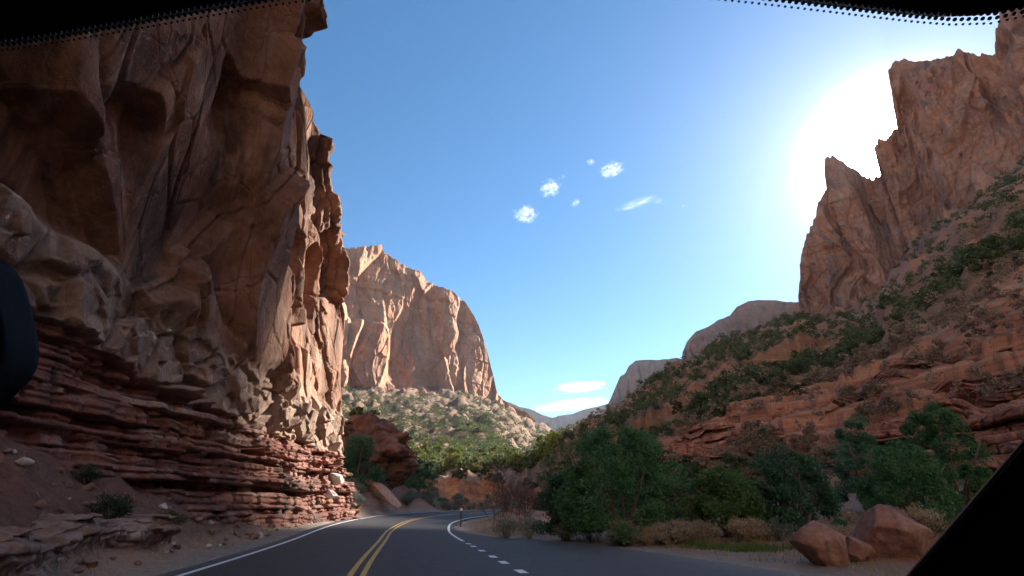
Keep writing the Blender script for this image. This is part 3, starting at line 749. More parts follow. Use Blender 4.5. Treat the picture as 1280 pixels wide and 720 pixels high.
# leaning slab on the slope past the cliff
def slab():
    mb = rock_mesh('fallen_slab', (5.6, 2.0, 1.6), 21, cuts=14, sub=5, rough=.03)
    o = link('fallen_slab', mb, M['slab']); o.location = (-13.9, 58.5, tz(-13.9, 58.5) + .8); o.rotation_euler = (R(-18), R(33), R(-6))
    tag(o, 'long pale slab leaning down the brushy bank past the cliff', 'boulder')
slab()
for k, (x, y, s, lb) in enumerate(((-13.1, 40.2, 1.5, 'pale block lying on the red beds near the end of the cliff'), (-12.6, 38.6, 1.1, 'second pale block, lower on the red beds near the end of the cliff'))):
    put_rock('pale_block', x, y, (s, s * .8, s * .55), 60 + k, M['pale_rock'], lb, (10, 5, 30 * k), .1, 'boulder', z=3.0 - 1.1 * k)
# low ledge at the roadside, left
def ledge():
    n, m = 420, 90
    t = np.linspace(0, 1, n)[:, None]; a = np.linspace(0, math.pi, m)[None, :]
    cx = -8.7 - 1.9 * t + .5 * np.sin(t * 7); cy = 5.5 + 11.6 * t
    wd = 1.15 * (.55 + .45 * np.sin(np.pi * np.clip(t, .06, .94))); hh = (.95 + .12 * np.sin(t * 23)) * (1 - .75 * sstep(.88, 1, t))
    ca, sa = np.cos(a), np.sin(a)
    x = cx + wd * np.sign(ca) * np.abs(ca) ** .35 + 0 * t; z = hh * np.abs(sa) ** .3; y = cy + 0 * a
    p = P3(x.ravel(), y.ravel(), z.ravel())
    zl = p[:, 2] / .17 + .5 * fbm(p / np.array([2, 2.5, 9]), 3, 9); lay = np.floor(zl).astype(np.int64); fr = zl - lay
    jb, je = facets(P3(0 * p[:, 0], p[:, 1] / .85 + lay * 3.7, lay * 1.3 + .5), 811, .4); g2, e2 = facets(p / .3, 815, 1.2); gs, es = facets(p / np.array([6, 2.2, 6]), 813, .4)
    out = .30 * (_f(_h(lay, lay * 0, lay * 0, 5)) - .5) + .11 * jb - .10 * np.exp(-(je / .07) ** 2) - .10 * np.abs(2 * fr - 1) ** 6 + .04 * g2 + .2 * gs + .08 * fbm(p / .5, 3, 17)
    p[:, 0] += out * np.sign(p[:, 0] - (cx + 0 * a).ravel()); p[:, 2] += (.10 * gs + .05 * jb + .03 * g2) * (p[:, 2] > .5)
    p[:, 2] += terrain((cx + 1.3 + 0 * a).ravel(), (cy + 0 * a).ravel()) - .12
    me = mesh_np('rock_ledge', p, grid_faces(n, m))
    if me.polygons[m // 2].normal.z < 0: me.flip_normals()
    o = link('rock_ledge', me, M['ledge']); tag(o, 'low grey-red ledge of bedded rock along the road shoulder', 'rock ledge')
M['ledge'] = rock_mat('ledge_rock', (.17, .10, .08), (.26, .17, .14), (.36, .27, .23), .9, v_amt=.4, pale_amt=.5)
ledge()
small = [rock_mesh('talus_rock', (1, .8, .6), 70 + k, cuts=9, sub=3) for k in range(5)]
for m_ in small[:3]: m_.materials.append(M['pale_rock'])
for m_ in small[3:]: m_.materials.append(M['boulder'])
G_T = 'loose rocks on the talus under the cliff'
for k in range(170):
    y = rng.uniform(9, 40); x = -4.0 + np.interp(y, RY[:300], RX[:300]) - rng.uniform(1.0, 5.2)
    s = rng.choice([.16, .2, .28, .4, .55], p=[.36, .32, .18, .10, .04])
    q = int(rng.choice([0, 1, 2, 3, 4], p=[.08, .08, .08, .38, .38]))
    o = link('talus_rock', small[q], None, None, (x, y, tz(x, y) + s * .15)); o.scale = (s,) * 3
    o.rotation_euler = tuple(rng.uniform(-.6, .6, 2)) + (rng.uniform(0, 6),)
    tag(o, 'small pale loose rock on the red talus' if q < 3 else 'small red-brown loose rock on the red talus', 'rock', G_T)
for k in range(60):
    a = rng.uniform(10, 50); r = rng.uniform(46, 130); x, y = r * math.sin(R(a)), r * math.cos(R(a))
    s = rng.uniform(.5, 2.0)
    o = link('slope_boulder', small[int(rng.integers(3, 5))], None, None, (x, y, tz(x, y) + s * .15)); o.scale = (s, s, s * .9); o.rotation_euler = (rng.uniform(-.4, .4), rng.uniform(-.4, .4), rng.uniform(0, 6))
    tag(o, 'weathered block lying on the red ledges of the slope', 'boulder', 'blocks on the red ledges')
put_rock('pale_block', 70 * math.sin(R(32.6)), 70 * math.cos(R(32.6)), (1.3, .5, .6), 66, M['pale_rock'], 'small white sliver high on the red ledges of the slope', (0, -50, 10), .1, 'boulder')  # lone small white sliver, tilted on the slope
# the dark outcrop on the mound past the cliff end
def outcrop():
    me = rock_mesh('rock_outcrop', (12.5, 10, 11.5), 8, cuts=11, sub=6, rough=.05)
    v = np.array([q.co[:] for q in me.vertices]); d = v / np.linalg.norm(v, axis=1)[:, None]
    g1, e1 = facets(v / np.array([3.4, 3.4, 2.6]), 841, .7); g2, e2 = facets(v / np.array([1.2, 1.2, .8]), 843, .6)
    l_ = np.floor(v[:, 2] / .9 + .3 * fbm(v / 3, 2, 3)).astype(np.int64)
    k = .75 * g1 + .22 * g2 + .3 * (_f(_h(l_, l_ * 0, l_ * 0, 9)) - .5) - .3 * np.exp(-(e1 / .05) ** 2); d[:, 2] *= .35
    v = v + d * k[:, None]; me.vertices.foreach_set('co', v.astype(np.float32).ravel()); me.update()
    o = link('rock_outcrop', me, M['outcrop']); x, y = -18.3, 66.0
    o.location = (x, y, 6.2); o.rotation_euler = (0, 0, 0); tag(o, 'dark rounded rock outcrop with a sunlit scrubby top past the cliff', 'rock outcrop')
    return v + np.array([x, y, 6.2])
M['outcrop'] = rock_mat('outcrop_rock', (.11, .055, .04), (.17, .085, .062), (.24, .13, .095), 1.6, v_amt=.7)
OUT = outcrop()

# ------------------------------------------------------------------ plants
def leaves(rg, cen, rad, n, size, slim=.4, up=.3, shell=.45):
    """n leaf quads spread through ellipsoids cen[k], rad[k]"""
    k = rg.integers(0, len(cen), n)
    d = rg.normal(size=(n, 3)); d /= np.linalg.norm(d, axis=1)[:, None]
    c = cen[k] + d * rad[k] * (rg.uniform(0, 1, n) ** shell)[:, None]
    a = d * .8 + rg.normal(size=(n, 3)) * .7 + np.array([0, 0, up]); a /= np.linalg.norm(a, axis=1)[:, None]
    b = np.cross(a, rg.normal(size=(n, 3))); b /= np.linalg.norm(b, axis=1)[:, None]
    s = (size * rg.uniform(.6, 1.4, n))[:, None]
    v = np.stack([c - b * s * slim * .5, c + a * s * .45 - b * s * slim, c + a * s * 1.1, c + a * s * .45 + b * s * slim], 1)
    return v.reshape(-1, 3), np.arange(4 * n).reshape(-1, 4)

def crown_clumps(rg, w, d, h, z0, n, cr, dome=1.0):
    """clump centres over a broad irregular dome"""
    out, rad = [], []
    for _ in range(n):
        a = rg.uniform(0, 2 * math.pi); t = rg.uniform(0, 1)
        prof = (math.sin(math.pi * min(1, .18 + .82 * (1 - t)) / 2 * 1.0)) ** .7 if t < .98 else .1
        q = math.sqrt(rg.uniform(.25, 1)) * prof * (1 + .22 * math.sin(3 * a + 1) + .12 * math.sin(5 * a))
        out.append((w / 2 * q * math.cos(a), d / 2 * q * math.sin(a), z0 + (h - z0) * t * (1 - .15 * q)))
        s = cr * rg.choice([.45, .7, 1.0, 1.35], p=[.3, .3, .25, .15]); rad.append((s, s, s * .75))
    return np.array(out), np.array(rad)

def trunk_mesh(rg, h, r0, spread, n=6, seg=7):
    mb = MB()
    for k in range(n):
        a = 2 * math.pi * k / n + rg.uniform(-.4, .4); L = h * rg.uniform(.7, 1.0); p = Vector((rg.uniform(-.1, .1), rg.uniform(-.1, .1), -.25)); pts, rr = [p.copy()], [r0 * rg.uniform(.7, 1)]
        for i in range(5):
            t = (i + 1) / 5
            p = p + Vector((math.cos(a) * spread * .2 * (.5 + t) + rg.normal() * .05 * h / 4, math.sin(a) * spread * .2 * (.5 + t) + rg.normal() * .05 * h / 4, (L + .25) / 5))
            pts.append(p.copy()); rr.append(r0 * (1 - .85 * t))
        mb.tube(pts, rr, seg)
    return mb.mesh('trunk', True)

def tree(name, x, y, w, h, label, mat, cat='tree', n_cl=70, cr=.55, n_leaf=16000, size=.10, seed=1, z0=.35, depth=None, spread=1.0, twig=M['bark'], zoff=0):
    rg = np.random.default_rng(seed)
    t = empty(name, (x, y, tz(x, y) + zoff)); tag(t, label, cat)
    link('trunk', trunk_mesh(rg, h * .8, .045 * h / 2 + .03, w * .35 * spread), twig, t)
    c, rd = crown_clumps(rg, w, depth or w * .85, h, z0, n_cl, cr)
    v, f = leaves(rg, c, rd, int(n_leaf * 1.7), size * .85)
    link('crown', mesh_np('crown', v, f, False), mat, t)
    return t
tree('juniper_tree', 4.9, 24.6, 6.0, 4.75, 'broad dark green juniper at the edge of the pull-out, the biggest roadside tree', M['juniper'], n_cl=150, cr=.62, n_leaf=26000, size=.11, seed=3)
tree('juniper_tree', 2.6, 27.8, 2.6, 3.1, 'narrow dark juniper between the bare bush and the biggest juniper', M['juniper_blue'], n_cl=42, cr=.45, n_leaf=9000, seed=5)
tree('green_bush', 8.9, 23.2, 3.1, 2.6, 'brighter green rounded bush right of the biggest juniper', M['bright_bush'], 'bush', n_cl=60, cr=.5, n_leaf=13000, seed=8)
tree('juniper_tree', 11.9, 23.2, 3.5, 3.3, 'dark juniper just behind the smaller grey-topped boulder', M['juniper_blue'], n_cl=62, cr=.5, n_leaf=15000, seed=9)
tree('juniper_tree', 17.9, 24.8, 4.0, 3.9, 'dark juniper with two peaks behind the bigger boulder', M['juniper'], n_cl=70, cr=.52, n_leaf=16000, seed=14)
tree('juniper_tree', 21.2, 26.2, 4.0, 5.0, 'tall pointed juniper beside the dark window pillar', M['juniper'], n_cl=66, cr=.5, n_leaf=15000, seed=17)
tree('juniper_tree', 19.6, 30.5, 3.2, 5.2, 'slender juniper standing behind the two dark ones by the boulders', M['juniper_blue'], n_cl=50, cr=.45, n_leaf=11000, seed=19)
tree('juniper_tree', -15.5, 90.7, 5.4, 4.6, 'lone dark juniper on the bank past the cliff, before the sunlit valley', M['juniper_blue'], n_cl=60, cr=.8, n_leaf=12000, size=.16, seed=23)
tree('juniper_tree', -16.6, 58.2, 4.2, 5.2, 'dark juniper tucked against the foot of the rock outcrop', M['juniper_blue'], n_cl=60, cr=.75, n_leaf=12000, size=.15, seed=25)

def bare_mesh(rg, h, w, n_stem=16, depth=3):
    mb = MB()
    def grow(p, d, L, r, lev):
        pts, rr = [p], [r]
        q = p
        for i in range(4):
            d2 = (d + Vector(rg.normal(size=3)) * .16 + Vector((0, 0, .05))).normalized(); q = q + d2 * (L / 4); d = d2
            pts.append(q); rr.append(r * (1 - .2 * (i + 1)) + .001)
            if lev < depth and i > 0:
                for _ in range(2 if lev else 2):
                    grow(q, (d + Vector(rg.normal(size=3)) * .55).normalized(), L * rg.uniform(.35, .6), r * .5, lev + 1)
        mb.tube(pts, rr, 3, False)
    for k in range(n_stem):
        a = rg.uniform(0, 6.28); s = rg.uniform(0, w / h * .5)
        grow(Vector((math.cos(a) * .15 * w * rg.uniform(0, 1), math.sin(a) * .15 * w * rg.uniform(0, 1), -.1)), Vector((math.cos(a) * s, math.sin(a) * s, 1)).normalized(), h * rg.uniform(.55, .8), .022, 0)
    return mb.mesh('twigs')
for x, y, h, w, sd, lb in ((-.9, 37.5, 3.4, 3.0, 2, 'tall leafless purple-grey bush at the inside of the bend'), (1.0, 35.5, 2.7, 2.6, 6, 'shorter leafless bush between the sage and the dark juniper'), (7.2, 24.6, 1.9, 2.4, 4, 'grey leafless bush between the biggest juniper and the bright green bush')):
    o = link('bare_bush', bare_mesh(np.random.default_rng(sd), h, w), M['twig'], None, (x, y, tz(x, y))); tag(o, lb, 'bush')

def brush_mesh(rg, n=700, w=1.0, h=1.0, size=.1, slim=.16, name='sagebrush'):
    """dome of fine upright sprays on thin stems"""
    mb = MB()
    tips = []
    for k in range(34):
        a = rg.uniform(0, 6.28); t = rg.uniform(0, 1) ** .7; L = rg.uniform(.75, 1.05)
        d = Vector((math.cos(a) * t * w * .5, math.sin(a) * t * w * .5, h * math.sqrt(max(.08, 1 - .8 * t * t)))) * L
        mb.tube([(0, 0, -.05), d * .5 + Vector((d.x * .12, d.y * .12, 0)), d], [.012, .008, .003], 3, False); tips.append(d)
    sv = np.array([tuple(p) for p in mb.v]); sf = np.array(mb.f)
    tips = np.array([tuple(p) for p in tips])
    cen = np.concatenate([tips * .95, tips * .72]); rad = np.full((len(cen), 3), .13) * np.array([w, w, h])
    v, f = leaves(rg, cen, rad, n, size, slim, 1.1, .6)
    return mesh_np(name, np.vstack([sv, v]), np.vstack([sf, f + len(sv)]), False)
brush = {}
for key, kk in (('sage', 'sage'), ('blue_sage', 'blue_sage'), ('tan_brush', 'tan_brush')):
    brush[key] = []
    for s in range(3):
        me = brush_mesh(np.random.default_rng(40 + s), 1500 if key != 'tan_brush' else 1700, 1.2, .85, .085, .13, key); me.materials.append(M[kk]); brush[key].append(me)
def put_brush(kind, x, y, s, label, name, group=None, cat='bush', sz=1.0):
    o = link(name, brush[kind][int(rng.integers(0, 3))], None, None, (x, y, tz(x, y) - .02)); o.scale = (s, s, s * sz); o.rotation_euler = (0, 0, rng.uniform(0, 6.28))
    return tag(o, label, cat, group)
put_brush('sage', -.35, 30.6, 1.75, 'pale sagebrush nearest the bend, leftmost of the roadside row', 'sagebrush', sz=.8)
put_brush('sage', .95, 30.2, 1.45, 'pale sagebrush second in the roadside row from the bend', 'sagebrush', sz=.85)
put_brush('sage', 2.55, 27.3, 1.2, 'rounded pale sagebrush in front of the narrow dark juniper', 'sagebrush', sz=.9)
put_brush('blue_sage', 3.6, 26.0, 1.0, 'grey sagebrush under the left edge of the biggest juniper', 'sagebrush')
for k in range(28):
    t = rng.uniform(0, 1); x = np.interp(t, [0, .5, 1], [4.3, 7.0, 12.5]) + rng.uniform(-.4, .4); y = np.interp(t, [0, .5, 1], [22.6, 20.6, 17.6]) + rng.uniform(-.3, 1.2)
    put_brush('tan_brush' if rng.uniform() < .65 else 'blue_sage', x, y, rng.uniform(.6, 1.35), 'low dry bush along the pull-out under the junipers', 'roadside_bush', 'low bushes along the pull-out', sz=.8)
for k in range(290):
    a, r = (rng.uniform(-18.3, -12.5), rng.uniform(44.5, 53)) if k < 50 else (rng.uniform(-18.8, -9.5), rng.uniform(46.5, 68)) if k < 160 else (rng.uniform(-11, 1), rng.uniform(66, 113))
    x, y = r * math.sin(R(a)), r * math.cos(R(a)); off, idx = road_at(np.array([x]), np.array([y]))
    if -5.3 < off[0] < RIGHT[idx[0]] + 1.2 or x > 2 or (x + 18) ** 2 + (y - 66) ** 2 < 25: continue
    put_brush('blue_sage' if rng.uniform() < .75 else 'sage', x, y, rng.uniform(.9, 2.0), 'blue-grey sagebrush on the bank past the cliff', 'bank_sagebrush', 'sagebrush on the bank past the cliff', sz=.75)
for k in range(34):
    a = rng.uniform(2, 44); r = rng.uniform(27, 46)
    x, y = r * math.sin(R(a)), r * math.cos(R(a)); off, idx = road_at(np.array([x]), np.array([y]))
    if off[0] < RIGHT[idx[0]] + 1.5: continue
    put_brush('blue_sage' if rng.uniform() < .6 else 'tan_brush', x, y, rng.uniform(.9, 1.9), 'grey brush on the flat behind the roadside junipers', 'flat_shrub', 'brush on the flat behind the junipers', sz=.8)
for x, y, s, lb in ((-10.6, 14.6, .9, 'dark round shrub on the red talus just above the rock ledge'), (-10.9, 17.2, .7, 'second dark shrub on the red talus, past the end of the ledge'), (-12.4, 16.0, .65, 'small dark shrub higher on the red talus below the beds')):
    put_brush('dark', x, y, s, lb, 'talus_shrub') if 'dark' in brush else None
dk = [brush_mesh(np.random.default_rng(90 + s), 1300, 1.3, .75, .08, .2, 'talus_shrub') for s in range(3)]
for m_ in dk: m_.materials.append(M['grey_dark'] if 'grey_dark' in M else M['slope_shrub'])
brush['dark'] = dk
for x, y, s, lb in ((-10.6, 14.8, 1.0, 'dark round shrub on the red talus just above the rock ledge'), (-10.9, 18.0, .75, 'second dark shrub on the red talus, past the end of the ledge'), (-12.3, 15.8, .7, 'small dark shrub higher on the red talus below the beds')):
    put_brush('dark', x, y, s, lb, 'talus_shrub')

# --- shrubs dotted over the slopes
def shrub_variants(n, leafn, mat, size, name, w=1.0, h=.85):
    out = []
    for s in range(n):
        rg = np.random.default_rng(500 + s + leafn)
        c, rd = crown_clumps(rg, 1.0 * w, 1.0 * w, h, .12, 11, .22)
        v, f = leaves(rg, c, rd, leafn, size, .5)
        me = mesh_np(name, v, f, False); me.materials.append(mat); out.append(me)
    return out
SV = {'dark': shrub_variants(5, 700, M['slope_shrub'], .085, 'slope_juniper'), 'grey': shrub_variants(4, 620, M['grey_brush'], .075, 'grey_brush'), 'olive': shrub_variants(4, 500, M['olive_shrub'], .08, 'olive_shrub')}
INFO = {'dark': ('juniper_shrub', 'dark green juniper shrub dotted on the rocky right slope', 'dark junipers dotted over the right slope'),
        'grey': ('leafless_shrub', 'grey leafless brush clump on the rocky right slope', 'grey brush clumps on the right slope')}
cand = []
A = rng.uniform(3, 57, 9000); Rr = np.exp(rng.uniform(math.log(48), math.log(330), 9000))
X, Y = Rr * np.sin(np.radians(A)), Rr * np.cos(np.radians(A))
Z = terrain(X, Y); e = .6
gx = (terrain(X + e, Y) - terrain(X - e, Y)) / (2 * e); gy = (terrain(X, Y + e) - terrain(X, Y - e)) / (2 * e); sl = np.hypot(gx, gy)
den = fbm(P3(X / 17, Y / 17, 0 * X), 4, 701) + .12 * sstep(80, 150, Rr) - .1
gr_ = fbm(P3(X / 34, Y / 34, 0 * X), 3, 711)
for x, y, z, r, a, s_, dn, g in zip(X, Y, Z, Rr, A, sl, den, gr_):
    lim = 1.3
    if s_ > lim or dn * .6 < -.02 + rng.normal() * .25: continue
    if a > 17 and r < 82 and rng.uniform() < .6: continue
    if a > 16 and r < 84: z += .9
    if a < 8 and r < 60: continue
    k = 'grey' if g + rng.normal() * .22 > .22 else 'dark'
    s = rng.uniform(1.1, 3.0) * (1.25 if k == 'dark' else 1.0) * np.interp(r, [50, 120, 300], [.75, 1.0, 1.15])
    cand.append((s / r, k, x, y, z, s))
cand.sort(key=lambda c: -c[0])
cnt = {'dark': 0, 'grey': 0}; rest = {'dark': [], 'grey': []}
for q, k, x, y, z, s in cand:
    if cnt[k] < (290 if k == 'dark' else 200):
        nm, lb, gp = INFO[k]
        vs = SV[k]; o = link(nm, vs[int(rng.integers(0, len(vs)))], None, None, (x, y, z - .08 * s))
        o.scale = (s, s * rng.uniform(.8, 1.2), s * rng.uniform(.75, 1.1)); o.rotation_euler = (0, 0, rng.uniform(0, 6.28)); tag(o, lb, 'shrub', gp); cnt[k] += 1
    else: rest[k].append((x, y, z, s))
def merged(name, pts, mat, label, leafn=90, size=.13, seed=1):
    rg = np.random.default_rng(seed); vs = []
    protos = []
    for k in range(6):
        c, rd = crown_clumps(rg, 1, 1, .85, .1, 8, .24); protos.append(leaves(rg, c, rd, leafn, size, .55)[0])
    for x, y, z, s in pts:
        p = protos[int(rg.integers(0, 6))]; a = rg.uniform(0, 6.28); ca, sa = math.cos(a), math.sin(a)
        hs = s * rg.uniform(.75, 1.15)
        vs.append(np.stack([(p[:, 0] * ca - p[:, 1] * sa) * s + x, (p[:, 0] * sa + p[:, 1] * ca) * s + y, p[:, 2] * hs + z - .08 * s], 1))
    v = np.concatenate(vs); o = link(name, mesh_np(name, v, np.arange(len(v)).reshape(-1, 4), False), mat)
    tag(o, label, kind='stuff'); return o
for k, mt in (('dark', 'slope_shrub'), ('grey', 'grey_brush')):
    if rest[k]: merged('slope_shrubbery', rest[k], M[mt], 'distant %s shrubs over the upper right slope' % ('dark green' if k == 'dark' else 'grey leafless'), 110, .12, 3)
# butte talus cover
n = 7000
A = np.where(rng.uniform(0, 1, n) < .3, rng.uniform(-6, 4, n), rng.uniform(-21, 4, n)); Rr = np.exp(rng.uniform(math.log(170), math.log(1000), n)); X, Y = Rr * np.sin(np.radians(A)), Rr * np.cos(np.radians(A)); Z = terrain(X, Y)
dn = fbm(P3(X / 60, Y / 60, 0 * X), 4, 721)
pts = [(x, y, z, rng.uniform(2.6, 6.0)) for x, y, z, d in zip(X, Y, Z, dn) if d > -.25 + rng.normal() * .15]
merged('talus_shrubbery', pts[: len(pts) * 2 // 3], M['slope_shrub'], 'dark scattered junipers over the slope under the butte', 70, .16, 5)
merged('talus_shrubbery', pts[len(pts) * 2 // 3:], M['olive_shrub'], 'olive scrub over the slope under the butte', 70, .16, 6)
# sunlit valley trees past the bend
vt = []
for s in range(4):
    rg = np.random.default_rng(800 + s); c, rd = crown_clumps(rg, 1, 1, 1, .15, 22, .17); v, f = leaves(rg, c, rd, 1700, .06, .5)
    me = mesh_np('valley_tree', v, f, False); me.materials.append(M['valley_tree']); vt.append(me)
for k in range(74):
    a = rng.uniform(-13.5, 5.0); r = rng.uniform(172, 268); x, y = r * math.sin(R(a)), r * math.cos(R(a)); s = rng.uniform(4, 7.5)
    o = link('valley_tree', vt[k % 4], None, None, (x, y, tz(x, y) - .3)); o.scale = (s * rng.uniform(.9, 1.3), s, s * rng.uniform(.75, 1.0)); o.rotation_euler = (0, 0, rng.uniform(0, 6))
    tag(o, 'yellow-green leafy tree in the sunlit valley past the bend', 'tree', 'leafy trees in the sunlit valley')
for k in range(16):
    top = OUT[OUT[:, 2] > 8.5]; q = top[int(rng.integers(0, len(top)))]
    o = link('outcrop_shrub', SV['olive'][k % 4], None, None, (q[0], q[1], q[2] - .25)); s_ = rng.uniform(1.0, 2.2); o.scale = (s_, s_, s_ * .7); o.rotation_euler = (0, 0, rng.uniform(0, 6))
    tag(o, 'yellow-green scrub growing on top of the rock outcrop', 'shrub', 'scrub on top of the rock outcrop')
for k in range(34):
    a = rng.uniform(-11.5, 4.0); r = rng.uniform(117, 150); x, y = r * math.sin(R(a)), r * math.cos(R(a)); s_ = rng.uniform(1.4, 3.2)
    o = link('bank_shrub', SV['olive' if k % 3 else 'dark'][k % 4], None, None, (x, y, tz(x, y) - .2)); o.scale = (s_, s_, s_ * .8); o.rotation_euler = (0, 0, rng.uniform(0, 6))
    tag(o, 'olive shrub along the top of the orange cut bank past the bend', 'shrub', 'shrubs along the top of the cut bank')
# grass
def grass(name, pts, mat, label, h=.22, per=26, seed=1, spread=.25):
    rg = np.random.default_rng(seed); c = np.repeat(np.array(pts), per, 0); n = len(c)
    c = c + np.concatenate([rg.normal(size=(n, 2)) * spread, np.zeros((n, 1))], 1)
    c[:, 2] = terrain(c[:, 0], c[:, 1]) - .02
    d = np.concatenate([rg.normal(size=(n, 2)) * .35, np.ones((n, 1))], 1); d /= np.linalg.norm(d, axis=1)[:, None]
    b = np.cross(d, rg.normal(size=(n, 3))); b /= np.linalg.norm(b, axis=1)[:, None]
    L = (h * rg.uniform(.4, 1.3, n))[:, None]; w = .006 + .012 * h
    v = np.stack([c - b * w, c + b * w, c + d * L + np.array([0, 0, 0]) + b * w * .2, c + d * L - b * w * .2], 1).reshape(-1, 3)
    o = link(name, mesh_np(name, v, np.arange(4 * n).reshape(-1, 4), False), mat); tag(o, label, kind='stuff')
pts = []
for k in range(60):
    t = rng.choice([.05, .3, .5, .62, .95]) + rng.normal() * .035; pts.append((np.interp(t, [0, .45, 1], [6.4, 7.4, 8.9]) + rng.normal() * .25, np.interp(t, [0, .45, 1], [20.0, 18.4, 17.2]) + rng.normal() * .35, 0))
grass('green_grass', pts, M['grass'], 'bright green grass patches at the edge of the pull-out', .24, 40, 3, .16)
pts = []
for k in range(900):
    i = int(rng.integers(60, 330)); o_ = RIGHT[i] + 1.2 + abs(rng.normal()) * 3.0; pts.append((RX[i] + NX[i] * o_, RY[i] + NY[i] * o_, 0))
for k in range(260):
    i = int(rng.integers(100, 260)); o_ = -LEFT - 1.0 - abs(rng.normal()) * 2; pts.append((RX[i] + NX[i] * o_, RY[i] + NY[i] * o_, 0))
grass('dry_grass', pts, M['dry_grass'], 'thin dry grass along the road edges', .2, 10, 4, .2)
# the sunlit top of the outcrop mound
pts = [(rng.normal() * 3 - 20, rng.normal() * 3 + 70, 0) for k in range(10)]

# ------------------------------------------------------------------ reflector post at the bend
def post():
    x, y = -4.15, 45.6; t = empty('marker_post', (x, y, tz(x, y))); tag(t, 'slim dark roadside marker post with a pale reflector head at the bend', 'marker post')
    pl = NT('post_plastic').done((.035, .033, .033), .6); wh = NT('reflector_white').done((.75, .75, .72), .4)
    b = MB(); b.prism([(-.05, -.015, -.3), (.05, -.015, -.3), (.05, -.015, 1.12), (.02, -.015, 1.16), (-.02, -.015, 1.16), (-.05, -.015, 1.12)], (0, .03, 0)); link('post', b.mesh('post', bevel=.006), pl, t)
    b = MB(); b.tube([(0, -.032, 1.27), (0, .01, 1.27)], .105, 20); link('reflector', b.mesh('reflector'), wh, t)
    b = MB(); b.box((0, .0, 1.19), (.05, .02, .1)); link('bracket', b.mesh('bracket'), pl, t)
post()

